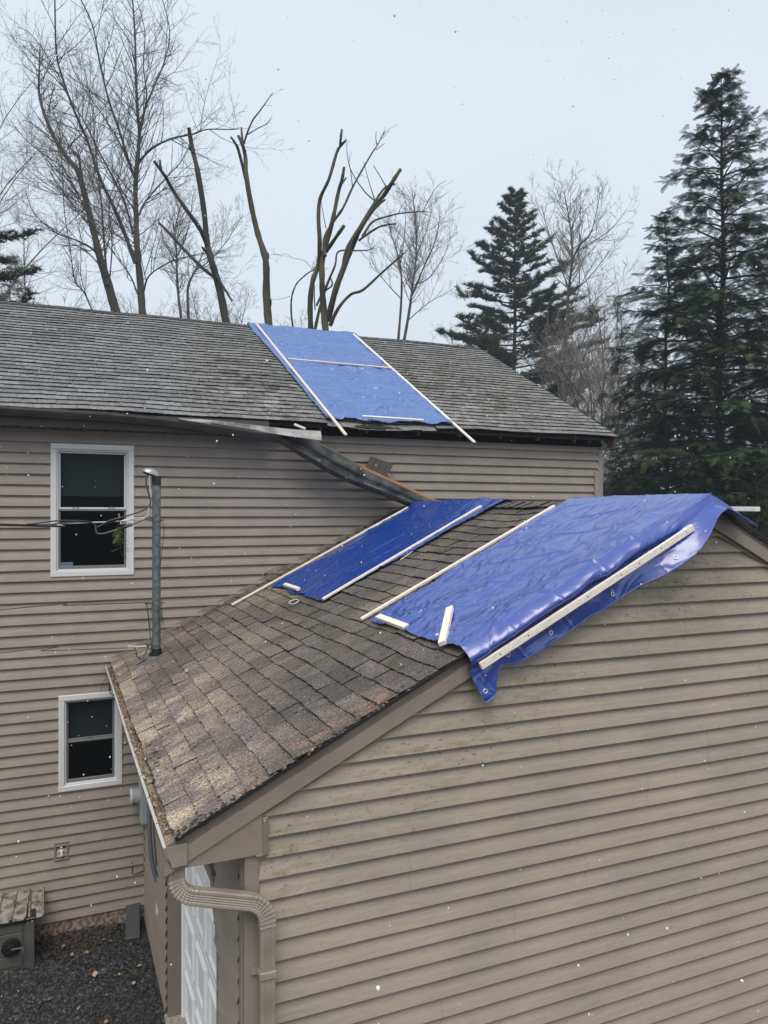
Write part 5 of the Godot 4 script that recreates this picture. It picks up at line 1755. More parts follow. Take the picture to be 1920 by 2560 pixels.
func build_mast() -> void:
	var zc := 0.95
	var foot := Vector3(0.947, g_roof(0.947), zc)
	var m := thing("service_mast", "grey steel electric service mast standing on the garage roof", "mast", foot)
	var pipe := MB.new()
	pipe.tube(PackedVector3Array([Vector3(0, -0.05, 0), Vector3(0, 1.80, 0)]), PackedFloat32Array([0.0425, 0.0425]), 20, true)
	obj("pipe", pipe, M.galv, m)
	# weatherhead
	var wh := MB.new()
	var tilt := Basis(Vector3(0, 0, 1), -0.36)
	wh.dome(Vector3(-0.052, 1.875, 0), tilt, Vector3(0.098, 0.062, 0.062), false, 18, 6)
	obj("weatherhead_cap", wh, M.galv_bright, m)
	var wu := MB.new()
	wu.dome(Vector3(-0.052, 1.874, 0), tilt * Basis(Vector3(1, 0, 0), PI), Vector3(0.092, 0.022, 0.057), false, 18, 4)
	wu.tube(PackedVector3Array([Vector3(0.0, 1.79, 0), Vector3(0.0, 1.86, 0)]), PackedFloat32Array([0.044, 0.047]), 16, true)
	obj("weatherhead_plate", wu, M.black_rubber, m)
	var nk := MB.new(); nk.tube(PackedVector3Array([Vector3(0, 1.765, 0), Vector3(0, 1.792, 0)]), PackedFloat32Array([0.046, 0.046]), 16, true)
	obj("collar", nk, M.black_rubber, m)
	# clamps
	for h: float in [4.53, 3.684, 3.263]:
		var cl := MB.new(); var y := h - foot.y
		cl.tube(PackedVector3Array([Vector3(0, y - 0.014, 0), Vector3(0, y + 0.014, 0)]), PackedFloat32Array([0.0465, 0.0465]), 18, true)
		cl.beam(Vector3(-0.045, y, 0.02), Vector3(-0.11, y + 0.005, 0.025), 0.012, 0.026, Vector3.UP)
		cl.beam(Vector3(0.04, y, 0.035), Vector3(0.085, y, 0.038), 0.01, 0.012, Vector3.UP)
		obj("clamp", cl, M.galv, m)
	# rubber boot and metal flashing on the slope
	var ang := atan(G_SLOPE)
	var up := Vector3(-sin(ang), cos(ang), 0)
	var bt := MB.new()
	bt.tube(PackedVector3Array([Vector3(0, 0.02, 0), Vector3(0, 0.045, 0), Vector3(0, 0.06, 0), Vector3(0, 0.10, 0)]), PackedFloat32Array([0.085, 0.072, 0.053, 0.048]), 18)
	obj("rubber_boot", bt, M.black_rubber, m)
	var fl := MB.new()
	fl.tube(PackedVector3Array([Vector3(0, -0.055, 0), Vector3(0, 0.03, 0)]), PackedFloat32Array([0.135, 0.082]), 18)
	var gd := Vector3(-cos(ang), -sin(ang), 0)
	fl.slab([up * 0.016 + gd * 0.26 + Vector3(0, 0, 0.06), up * 0.016 + gd * 0.08 + Vector3(0, 0, 0.09), up * 0.016 + gd * 0.05 + Vector3(0, 0, -0.14), up * 0.016 + gd * 0.24 + Vector3(0, 0, -0.14)], up * -0.003)
	obj("roof_flashing", fl, M.galv_bright, m)
	var pt := MB.new()
	pt.slab([up * 0.020 + gd * 0.20 + Vector3(0, 0, 0.22), up * 0.020 + gd * 0.105 + Vector3(0, 0, 0.25), up * 0.024 + gd * 0.10 + Vector3(0, 0, 0.09), up * 0.024 + gd * 0.20 + Vector3(0, 0, 0.07)], up * -0.003)
	obj("anchor_plate", pt, M.galv_bright, m)
	# ---- the overhead service cable
	var s := thing("service_cable", "black and white overhead electric cable spliced to the service mast", "cable")
	var fz := 1.06
	wire(s, "neutral_wire", [Vector3(-6.0, 4.72, 2.6)] + W([0, 772, 380, 765, 570, 760, 790, 751, 900, 745, 1000, 735, 1095, 728], 1.25, 1.0), 0.0055, M.cable_white)
	wire(s, "line_wire", [Vector3(-6.0, 4.74, 2.62)] + W([0, 768, 200, 769, 400, 745, 560, 742, 650, 750, 700, 768, 722, 787, 800, 746, 880, 724, 950, 703, 1050, 669, 1092, 642, 1109, 600, 1096, 540, 1080, 480, 1078, 430, 1088, 408], 1.27, fz), 0.0078, M.cable)
	wire(s, "line_wire", [Vector3(-6.0, 4.70, 2.58)] + W([0, 776, 300, 775, 500, 756, 640, 753, 700, 772, 711, 828, 760, 838, 850, 811, 950, 779, 1050, 740, 1132, 708, 1163, 668, 1152, 600, 1132, 530, 1117, 470, 1112, 415], 1.25, fz + 0.01), 0.0078, M.cable_grey)
	wire(s, "lead_wire", W([1102, 410, 1104, 480, 1114, 560, 1102, 600, 1096, 650, 1092, 700, 1062, 720, 990, 724, 905, 742, 892, 768, 935, 746], fz), 0.0058, M.cable_white)
	for q in [[785, 756, 893, 720], [868, 806, 972, 770]]:
		wire(s, "splice_sleeve", W([q[0], q[1], (q[0] * 2 + q[2]) / 3.0, (q[1] * 2 + q[3]) / 3.0, q[2], q[3]], 1.14), 0.0165, M.black_rubber)
	wire(s, "tie_wire", W([880, 724, 878, 700, 872, 690], 1.14), 0.003, M.cable_white)
	wire(s, "ground_wire", W([1185, 735, 1205, 770, 1208, 840, 1195, 960, 1186, 1040, 1182, 1100], 0.99), 0.003, M.cable)
	# ---- thin telephone drops below
	var t := thing("telephone_drop", "thin black telephone wire strung to the middle clamp of the mast", "cable")
	wire(t, "wire", [Vector3(-6.0, 3.35, 1.2)] + W([0, 1400, 500, 1368, 1070, 1346], 1.05, 1.0), 0.0042, M.cable)
	wire(t, "down_lead", W([1062, 1346, 1080, 1362, 1092, 1430, 1102, 1530, 1114, 1635, 1120, 1660, 1116, 1715, 1085, 1762, 1000, 1820, 900, 1880, 830, 1930, 806, 1975, 815, 2010, 838, 2032], 1.03, 0.75), 0.0048, M.cable)
	wire(t, "down_lead", W([1120, 1360, 1114, 1430, 1106, 1560, 1112, 1640], 1.0), 0.003, M.cable_grey)
	wire(t, "hook", W([1065, 1345, 1085, 1340, 1098, 1356, 1112, 1358], 1.02), 0.004, M.galv)
	var t2 := thing("telephone_drop", "lowest thin wire along the siding ending in looped black slack", "cable")
	wire(t2, "wire", [Vector3(-6.0, 2.9, 0.9)] + W([0, 1718, 300, 1703, 600, 1692, 940, 1680], 0.95, 0.95), 0.0038, M.cable)
	wire(t2, "clamp_stick", W([942, 1666, 1010, 1670, 1080, 1667], 0.98), 0.0062, M.cable_white)
	wire(t2, "slack_loop", W([985, 1676, 1003, 1700, 1012, 1742, 1038, 1762, 1062, 1745, 1086, 1690, 1090, 1658], 1.0), 0.0045, M.cable)
	wire(t2, "slack_loop", W([1122, 1700, 1112, 1742, 1060, 1772, 960, 1840, 860, 1905, 812, 1950, 812, 1990], 1.0, 0.72), 0.0045, M.cable)
	wire(t2, "loose_end", W([805, 1880, 775, 1910, 757, 1960, 740, 2012], 0.5), 0.002, M.cable)

func build_sprigs() -> void:
	# broken evergreen twigs caught on the wires
	for q in [[W([880, 740, 872, 800, 880, 880, 893, 990], 1.18), "drooping evergreen sprig snagged on the service cable splice", 26, 0.105], [W([1196, 1310, 1193, 1380, 1190, 1450, 1198, 1550], 1.0), "small evergreen sprig stuck to the right side of the service mast", 9, 0.07], [[Vector3(2.30, 3.86, 0.05), Vector3(2.42, 3.93, 0.06), Vector3(2.62, 3.97, 0.05)], "dead grey twig lying where the garage roof meets the siding", 5, 0.06]]:
		var path := smooth_path(q[0], 4)
		var o := thing("evergreen_sprig", q[1], "sprig", path[0])
		var st := MB.new(); var rr := PackedFloat32Array(); var rel := PackedVector3Array()
		for k in path.size(): rel.append(path[k] - path[0]); rr.append(lerpf(0.004, 0.0015, k / float(path.size() - 1)))
		st.tube(rel, rr, 5)
		obj("stem", st, M.bark_dark, o)
		var xf := []; var cl := []
		for k in q[2]:
			var f: float = lerpf(0.2, 0.98, (k + 0.5) / q[2]) * (rel.size() - 1)
			var b: Vector3 = rel[int(f)]
			var z := (Vector3(rng.randf_range(-1, 1), rng.randf_range(-1.0, 0.1), rng.randf_range(-0.3, 0.8))).normalized()
			var x := Vector3.UP.cross(z).normalized()
			xf.append(Transform3D(Basis(x, z.cross(x), z) * q[3] * rng.randf_range(0.7, 1.2), b))
			var v := rng.randf_range(1.3, 2.4)
			cl.append(Color(v * 1.15, v, v * 0.9))
		stuff(multi("foliage", M.sprays[0], M.needle, xf, cl, o))

# ---------------------------------------------------------------- small things by the walls
func build_yard_things() -> void:
	# meter on the side wall of the garage, just past the gutter
	var mt := thing("electric_meter", "round grey electric meter on the garage side wall by the corner", "meter", Vector3(0.95, 1.46, 0.22))
	var body := MB.new(); body.box(Transform3D(Basis(), Vector3(-0.055, -0.05, 0)), Vector3(0.08, 0.42, 0.26), 0.008)
	obj("meter_box", body, M.meter_grey, mt)
	var dial := MB.new()
	dial.tube(PackedVector3Array([Vector3(-0.09, 0.02, 0), Vector3(-0.195, 0.02, 0), Vector3(-0.20, 0.02, 0)]), PackedFloat32Array([0.088, 0.088, 0.08]), 24, true)
	obj("meter_glass", dial, M.meter_grey, mt)
	var rim := MB.new(); rim.tube(PackedVector3Array([Vector3(-0.178, 0.02, 0), Vector3(-0.198, 0.02, 0)]), PackedFloat32Array([0.0905, 0.0905]), 24)
	obj("meter_rim", rim, M.vinyl, mt)
	var sl := MB.new(); sl.box(Transform3D(Basis(), Vector3(-0.155, -0.035, 0.077)), Vector3(0.03, 0.014, 0.012))
	obj("meter_slot", sl, M.dark_gap, mt)
	var cnd := thing("conduit", "drooping blue grey conduit hanging below the garage gutter", "conduit")
	wire(cnd, "pipe", [Vector3(0.91, 2.05, 0.75), Vector3(0.885, 1.75, 0.90), Vector3(0.87, 1.45, 1.05), Vector3(0.88, 1.15, 1.16), Vector3(0.925, 0.96, 1.22)], 0.024, M.conduit)
	wire(cnd, "thin_wire", [Vector3(0.90, 1.7, 1.0), Vector3(0.90, 1.35, 1.18), Vector3(0.925, 1.05, 1.26), Vector3(0.93, 0.98, 1.24)], 0.006, M.cable)
	var dw := thing("ground_rod_wire", "thin brown wire running down the corner where the walls meet", "wire")
	wire(dw, "wire", [Vector3(0.925, 2.2, 0.045), Vector3(0.922, 1.2, 0.045), Vector3(0.920, 0.62, 0.045), Vector3(0.90, 0.56, 0.04), Vector3(0.80, 0.545, 0.032), Vector3(0.795, 0.60, 0.03), Vector3(0.795, 0.68, 0.03)], 0.005, M.old_wood)
	# framed tap plate on the house wall
	var tp := thing("tap_plate", "small grey framed wall plate with a pale metal fitting", "wall plate", Vector3(0.061, 0.93, 0.02))
	var fr := MB.new()
	for q in [[0.0, 0.088, 0.146, 0.022], [0.0, -0.088, 0.146, 0.022]]: fr.box(Transform3D(Basis(), Vector3(q[0], q[1], 0.0)), Vector3(q[2], q[3], 0.035), 0.004)
	for q in [-0.062, 0.062]: fr.box(Transform3D(Basis(), Vector3(q, 0, 0.0)), Vector3(0.022, 0.156, 0.033), 0.004)
	obj("plate_frame", fr, M.trim, tp)
	var bk := MB.new(); bk.box(Transform3D(Basis(), Vector3(0, 0, -0.008)), Vector3(0.104, 0.156, 0.006))
	obj("plate_back", bk, M.reel_box, tp)
	var ft := MB.new()
	ft.tube(PackedVector3Array([Vector3(0, 0.0, -0.005), Vector3(0, 0.005, 0.02), Vector3(0.002, -0.005, 0.032), Vector3(0.004, -0.045, 0.036)]), PackedFloat32Array([0.018, 0.017, 0.014, 0.011]), 8, true)
	ft.dome(Vector3(-0.002, 0.042, 0.022), Basis(), Vector3(0.012, 0.014, 0.01), true, 8, 4)
	ft.tube(PackedVector3Array([Vector3(-0.032, -0.012, 0.016), Vector3(-0.018, 0.014, 0.018), Vector3(0.016, 0.014, 0.018), Vector3(0.03, -0.004, 0.016)]), PackedFloat32Array([0.006, 0.007, 0.007, 0.006]), 6, true)
	ft.tube(PackedVector3Array([Vector3(-0.012, -0.03, 0.016), Vector3(-0.02, -0.058, 0.018)]), PackedFloat32Array([0.008, 0.007]), 6, true)
	ft.tube(PackedVector3Array([Vector3(0.012, -0.03, 0.016), Vector3(0.016, -0.05, 0.02)]), PackedFloat32Array([0.008, 0.009]), 6, true)
	obj("tap", ft, M.plate, tp)
	# hose reel chest with its crank
	var rb := thing("hose_reel_box", "dark grey plastic hose reel chest with a black crank", "hose reel", Vector3(-0.70, 0, 0.54))
	var bx := MB.new(); bx.box(Transform3D(Basis(), Vector3(0, 0.25, -0.26)), Vector3(0.99, 0.48, 0.50), 0.01)
	obj("chest", bx, M.reel_box, rb)
	for k in 4:
		var pl := MB.new(); pl.box(Transform3D(Basis(), Vector3(-0.04, 0.055 + 0.113 * k + 0.05, -0.008)), Vector3(0.88, 0.106, 0.018), 0.005)
		obj("front_plank", pl, M.reel_box, rb)
	for x: float in [0.468, -0.5]:
		var ps := MB.new(); ps.box(Transform3D(Basis(), Vector3(x, 0.245, -0.005)), Vector3(0.078, 0.49, 0.045), 0.006)
		obj("corner_post", ps, M.reel_box, rb)
	var ld := MB.new(); ld.box(Transform3D(Basis.from_euler(Vector3(0, 0, 0.012)), Vector3(0, 0.507, -0.25)), Vector3(1.04, 0.022, 0.56), 0.006)
	ld.box(Transform3D(Basis(), Vector3(0, 0.487, -0.25)), Vector3(1.02, 0.016, 0.53), 0.004)
	obj("chest_lid", ld, M.crank, rb)
	var ck := MB.new()
	ck.tube(PackedVector3Array([Vector3(0.295, 0.262, 0.0), Vector3(0.295, 0.262, 0.028), Vector3(0.295, 0.262, 0.036)]), PackedFloat32Array([0.088, 0.088, 0.07]), 24, true)
	ck.tube(PackedVector3Array([Vector3(0.295, 0.262, 0.03), Vector3(0.295, 0.262, 0.075)]), PackedFloat32Array([0.045, 0.036]), 16, true)
	ck.beam(Vector3(0.295, 0.262, 0.066), Vector3(0.405, 0.262, 0.075), 0.03, 0.03, Vector3.BACK, 0.006)
	obj("crank", ck, M.crank, rb)
	var kb := MB.new(); kb.tube(PackedVector3Array([Vector3(0.405, 0.262, 0.06), Vector3(0.405, 0.258, 0.15)]), PackedFloat32Array([0.018, 0.022]), 12, true)
	obj("crank_knob", kb, M.grey_plastic, rb)
	# weathered ribbed metal sheets thrown on top
	for q in [[Vector3(-0.37, 0.532, 0.28), 0.02, "weathered ribbed metal sheet lying under the other on the hose reel chest", 0.12], [Vector3(-0.52, 0.555, 0.31), -0.06, "stained ribbed metal sheet lying topmost on the hose reel chest", 0.04]]:
		var sh := thing("metal_sheet", q[2], "metal sheet", q[0])
		sh.rotation = Vector3(0.10, q[1], 0.0)
		var p := PackedVector3Array()
		var cols := 216; var rows := 9
		for r in rows:
			for c in cols:
				var x := lerpf(-0.6, 0.26, c / float(cols - 1)); var z := lerpf(-0.27, 0.27, r / float(rows - 1))
				var ph := fposmod(x + 0.03, 0.135)
				var h := 0.022 * (smoothstep(0.0, 0.012, ph) - smoothstep(0.026, 0.038, ph))
				p.append(Vector3(x + n3.get_noise_2d(z * 3, q[1] * 50) * 0.005, h + n3.get_noise_2d(x * 1.5, z * 1.5) * 0.003, z + n3.get_noise_2d(x * 9, 4) * 0.008))
		var mb := MB.new(); mb.grid(p, rows, cols, PackedVector2Array(), true)
		obj("sheet", mb, M.sheet_metal, sh)
	# grey plastic block leaning by the foundation (end of a drain)
	var gb := thing("splash_block", "slate grey plastic block lying on the gravel by the house corner", "block", Vector3(0.785, 0.055, 0.22))
	gb.rotation = Vector3(0.30, -0.10, 0)
	var g1 := MB.new(); g1.box(Transform3D(Basis(), Vector3(0, 0.045, 0)), Vector3(0.15, 0.09, 0.50), 0.008)
	obj("block", g1, M.grey_plastic, gb)
	# concrete slab in front of the door
	var ap := MB.new(); ap.box(Transform3D(Basis(), Vector3(1.03, -0.02, 1.84)), Vector3(0.16, 0.07, 0.3), 0.01)
	tag(obj("doorstep", ap, M.concrete), "pale concrete slab corner at the foot of the garage door post", "step")
	# dry leaves one could pick up
	var lm := [leaf_mesh(21), leaf_mesh(22), leaf_mesh(23)]
	var proto := put("fallen_leaf", lm[0], M.leaf)
	var first := true
	for q: Array in [
		[0.30, 0.52, 0, "orange dry leaf on the gravel midway between the hose reel chest and grey block"],
		[0.16, 0.50, 0, "orange dry leaf on the gravel just right of the hose reel chest"],
		[0.47, 0.34, 0, "dry leaf on the brown litter left of the grey plastic block"],
		[0.12, 0.76, 1, "pale curled leaf on the gravel in front of the hose reel chest's right post"],
		[0.58, 1.05, 2, "yellow leaf on the dark gravel midway to the garage door post"],
		[0.36, 0.95, 1, "large pale leaf lying alone in the middle of the dark gravel"],
		[-0.05, 1.20, 0, "brown dry leaf on the gravel near the left picture edge"],
		[0.78, 0.98, 2, "small yellow leaf on the gravel closest to the garage side wall"],
		[0.20, 1.45, 0, "dry brown leaf low in the picture, left on the gravel"],
		[0.70, 1.25, 1, "pale dry leaf on the gravel near the door post's foot"],
		[0.08, 0.30, 0, "reddish leaf in the litter behind the hose reel chest corner"],
		[0.42, 1.75, 0, "dry leaf at the very bottom edge of the gravel"]]:
		var o := proto if first else proto.duplicate() as MeshInstance3D
		if not first:
			o.name = numbered("fallen_leaf", self); add_child(o, true)
			o.mesh = lm[rng.randi_range(0, 2)]
		first = false
		o.material_override = [M.leaf, M.leaf_pale, M.leaf_yellow][q[2]]
		var sc := rng.randf_range(0.042, 0.055) * (1.3 if q[0] == 0.36 else 1.0)
		o.transform = Transform3D(Basis.from_euler(Vector3(rng.randf_range(-0.4, 0.4), rng.randf() * TAU, rng.randf_range(-0.4, 0.4))) * sc, Vector3(q[0], 0.032, q[1]))
		tag(o, q[3], "leaf", "dry leaves on the gravel")
	var ang := atan(G_SLOPE)
	var gu := Vector3(-sin(ang), cos(ang), 0)
	for q in [[0.885, 4.50, "orange brown dry leaf lying on the lower garage shingles", 0.06, M.leaf], [0.62, 3.62, "large pale dry leaf at the gutter edge of the garage roof", 0.075, M.leaf_pale], [0.60, 3.42, "reddish dry leaf in the gutter behind the pale one", 0.06, M.leaf], [0.60, 3.90, "curled purple brown leaf in the gutter nearer the downspout", 0.055, M.wood_aged]]:
		var o := put("fallen_leaf", lm[1], q[4])
		o.transform = Transform3D(Basis(Vector3.BACK, gu, Vector3(-cos(ang), -sin(ang), 0)) * Basis.from_euler(Vector3(0.3, q[1] * 3.0, 0.25)) * q[3], Vector3(q[0], maxf(g_roof(q[0]), 2.89) + 0.022, q[1]))
		tag(o, q[2], "leaf")
	# bits of plastic clip left on the roofs
	var c1 := thing("white_clip", "white plastic loop lying on the garage shingles below the narrow tarp", "clip", Vector3(2.16, g_roof(2.16), 1.80) + gu * 0.022)
	wire(c1, "loop", [Vector3(-0.02, 0, -0.07), Vector3(0.035, 0.016, -0.06), Vector3(0.03, 0.014, 0.06), Vector3(-0.025, -0.012, 0.075), Vector3(-0.035, -0.016, -0.05), Vector3(-0.015, 0, -0.07)], 0.0045, M.cable_white)
	var c2 := thing("white_clip", "white plastic strip beside the batten between the two garage tarps", "clip", Vector3(3.10, g_roof(3.10), 2.36) + gu * 0.022)
	wire(c2, "strip", [Vector3(0.10, 0.05, -0.02), Vector3(0.0, 0.0, 0.02), Vector3(-0.06, -0.03, 0.03)], 0.005, M.cable_white)
	var c3 := thing("metal_ring", "small grey ring lying on the garage shingles near the mast side batten", "ring", Vector3(1.93, g_roof(1.93), 0.98) + gu * 0.022)
	wire(c3, "loop", [Vector3(0.018, 0.009, 0), Vector3(0, 0, 0.02), Vector3(-0.018, -0.009, 0), Vector3(0, 0, -0.02), Vector3(0.017, 0.008, -0.003)], 0.004, M.galv)

func build_trees() -> void:
	M.sprays = [spray_mesh(0), spray_mesh(1)]
	var o1 := Vector2.ZERO; var s1 := 2.572
	var o2 := Vector2(560, 200); var s2 := 2.592
	var fine := {"per_m": 3.1, "len": 3.2, "r": 0.018, "levels": 3, "density": 2.9, "wander": 0.15, "up": 0.09, "fat": 1.3}
	# big bare fan behind the left of the roof
	var d := 26.0
	bare_tree("bare_tree", "tall bare tree with fanned upright limbs behind the upper left roof", [
		[S([915, 2020, 900, 1800, 880, 1600, 875, 1400, 870, 1200, 885, 1000, 895, 850, 882, 700, 872, 450, 865, 200, 850, -20], o1, s1), 0.27, 0.04, d, d, 0.2],
		[S([870, 1150, 830, 1050, 770, 850, 700, 650, 640, 400, 590, 150, 500, -40], o1, s1), 0.11, 0.03, d, d - 2.0, 0.2],
		[S([895, 850, 930, 700, 1000, 530, 1060, 380, 1090, 200, 1040, -20], o1, s1), 0.09, 0.03, d, d + 1.5, 0.15],
		[S([888, 1040, 980, 950, 1100, 890, 1240, 860, 1330, 830, 1480, 830, 1540, 820], o1, s1), 0.085, 0.02, d, d - 1.5, 0.2],
		[S([895, 1380, 930, 1300, 1060, 1150, 1160, 1040, 1215, 940], o1, s1), 0.07, 0.025, d, d + 1.8, 0.12],
		[S([870, 1690, 800, 1500, 730, 1330, 640, 1140, 560, 900, 480, 720, 400, 500, 360, 330, 350, -20], o1, s1), 0.155, 0.04, d, d - 2.5, 0.12],
		[S([855, 1500, 800, 1300, 720, 1130, 640, 980, 540, 780, 440, 620, 330, 400, 200, 220, 110, 170], o1, s1), 0.085, 0.02, d, d + 2.0, 0.12],
		[S([840, 1080, 760, 900, 660, 740, 560, 600, 460, 420, 400, 200], o1, s1), 0.06, 0.02, d, d + 2.5, 0.12],
		[S([880, 950, 940, 640, 920, 420, 930, 200, 880, 0], o1, s1), 0.06, 0.02, d, d - 1.0, 0.2],
		[S([925, 1870, 960, 1770, 1100, 1680, 1250, 1640, 1400, 1610], o1, s1), 0.065, 0.02, d, d - 1.4, 0.12],
		[S([885, 1890, 830, 1760, 740, 1640, 600, 1450, 520, 1300], o1, s1), 0.06, 0.02, d, d + 1.4, 0.12],
		[S([930, 1760, 980, 1600, 1010, 1480, 1025, 1380], o1, s1), 0.035, 0.012, d, d + 1.0, 0.12]], fine, M.bark, M.twig)
	d = 28.0
	bare_tree("bare_tree", "leaning bare tree with thick grey trunk left of the fanned one", [
		[S([745, 2010, 695, 1830, 640, 1650, 600, 1480, 550, 1280, 500, 1100, 420, 1000, 340, 870, 280, 720, 250, 600, 250, 450, 255, 300], o1, s1), 0.36, 0.04, d, d, 0.2],
		[S([515, 1120, 505, 1010, 450, 940, 530, 850, 690, 660], o1, s1), 0.10, 0.02, d, d - 1.2, 0.15],
		[S([630, 1640, 580, 1590, 480, 1540, 350, 1490, 220, 1370, 160, 1220], o1, s1), 0.085, 0.02, d, d - 2, 0.12],
		[S([640, 1700, 560, 1620, 480, 1570], o1, s1), 0.06, 0.02, d, d + 1, 0.15],
		[S([600, 1450, 540, 1330, 450, 1150, 380, 1060, 240, 960, 140, 870, 60, 760], o1, s1), 0.075, 0.02, d, d + 2, 0.12],
		[S([690, 1830, 672, 1600, 650, 1300, 622, 1050, 600, 800, 580, 640], o1, s1), 0.10, 0.02, d, d + 1.2, 0.2],
		[S([700, 1840, 720, 1560, 700, 1300, 760, 1150, 850, 1000], o1, s1), 0.06, 0.02, d, d + 2.0, 0.2],
		[S([560, 1330, 430, 1260, 330, 1240, 200, 1190, 60, 1140], o1, s1), 0.05, 0.015, d, d + 1.6, 0.12]], fine, M.bark, M.twig)
	d = 24.0
	var thin := fine.duplicate(); thin.per_m = 3.6; thin.len = 1.2
	bare_tree("bare_sapling", "slender crooked bare sapling left of the leaning tree trunk", [
		[S([590, 1990, 540, 1880, 480, 1800, 450, 1600, 412, 1350, 400, 1100, 380, 900], o1, s1), 0.055, 0.015, d, d, 0.25],
		[S([575, 1960, 520, 1780, 520, 1640, 505, 1400], o1, s1), 0.035, 0.012, d, d + 1, 0.3]], thin, M.bark_dark, M.twig)
	d = 34.0
	bare_tree("bare_tree", "pale twin-stemmed bare tree between the fanned tree and the lopped trunk", [
		[S([1165, 2050, 1142, 1850, 1132, 1600, 1122, 1480, 1160, 1330], o1, s1), 0.15, 0.04, d, d, 0.3],
		[S([1212, 2060, 1208, 1850, 1250, 1750, 1290, 1660, 1350, 1500], o1, s1), 0.14, 0.03, d, d + 0.5, 0.3],
		[S([1135, 1650, 1180, 1560, 1220, 1420, 1240, 1250], o1, s1), 0.07, 0.02, d, d - 1, 0.2],
		[S([1135, 1700, 1060, 1560, 1020, 1400], o1, s1), 0.06, 0.02, d, d + 1, 0.2],
		[S([1250, 1740, 1340, 1680, 1450, 1560, 1560, 1380], o1, s1), 0.07, 0.02, d, d + 1, 0.2]], {"per_m": 4.0, "len": 2.2, "r": 0.018, "levels": 3, "density": 3.6, "wander": 0.16, "up": 0.07, "fat": 1.9}, M.bark, M.twig_pale)
	# lopped trunks
	var none := {"per_m": 1.5, "len": 0.7, "r": 0.01, "levels": 2, "density": 3.0, "wander": 0.2, "up": 0.05, "fat": 1.4}
	d = 22.0
	bare_tree("lopped_tree", "dark leaning lopped tree with sawn side limbs behind the roof", [
		[S([1455, 2085, 1410, 1850, 1360, 1680, 1330, 1550, 1310, 1350, 1270, 1100, 1235, 950, 1213, 820], o1, s1), 0.19, 0.085, d, d, 1.0],
		[S([1345, 1620, 1290, 1480, 1200, 1350, 1110, 1220, 1060, 1130, 990, 1035], o1, s1), 0.105, 0.06, d, d - 1.2, 1.0],
		[S([1038, 1090, 1030, 1060, 1028, 1030], o1, s1), 0.05, 0.045, d - 1.0, d - 1.0, 1.0],
		[S([1400, 1800, 1300, 1720, 1180, 1600, 1090, 1500, 1020, 1430], o1, s1), 0.085, 0.055, d, d + 1.0, 1.0],
		[S([1385, 1760, 1440, 1850, 1490, 1932], o1, s1), 0.055, 0.05, d, d - 0.6, 1.0],
		[S([1300, 1590, 1330, 1625, 1350, 1640], o1, s1), 0.05, 0.06, d - 0.3, d, 1.0],
		[S([1240, 980, 1222, 960, 1212, 935], o1, s1), 0.045, 0.03, d, d, 1.0]], none, M.bark_dark, M.twig, "", 0.65)
	d = 21.0
	bare_tree("lopped_tree", "tall slim lopped trunk with forked sawn top left of the tarp", [
		[S([291, 1610, 275, 1400, 270, 1170, 220, 1000, 180, 830, 145, 630, 138, 500, 120, 420, 92, 360], o2, s2), 0.20, 0.06, d, d, 1.0],
		[S([140, 640, 95, 460, 70, 405, 45, 370], o2, s2), 0.075, 0.045, d, d - 0.5, 1.0],
		[S([122, 410, 116, 360, 112, 308], o2, s2), 0.05, 0.042, d, d + 0.3, 1.0],
		[S([128, 412, 150, 340, 185, 260, 230, 200, 280, 130, 315, 80], o2, s2), 0.05, 0.014, d, d - 0.7, 0.6],
		[S([150, 352, 200, 322, 240, 300, 280, 280, 305, 245], o2, s2), 0.03, 0.012, d, d + 0.6, 0.5],
		[S([276, 1175, 285, 1150, 284, 1120], o2, s2), 0.06, 0.045, d, d - 0.1, 1.0],
		[S([288, 1500, 302, 1450, 300, 1415], o2, s2), 0.05, 0.04, d, d - 0.1, 1.0]], none, M.bark_mossy, M.twig, "", 0.62)
	d = 20.0
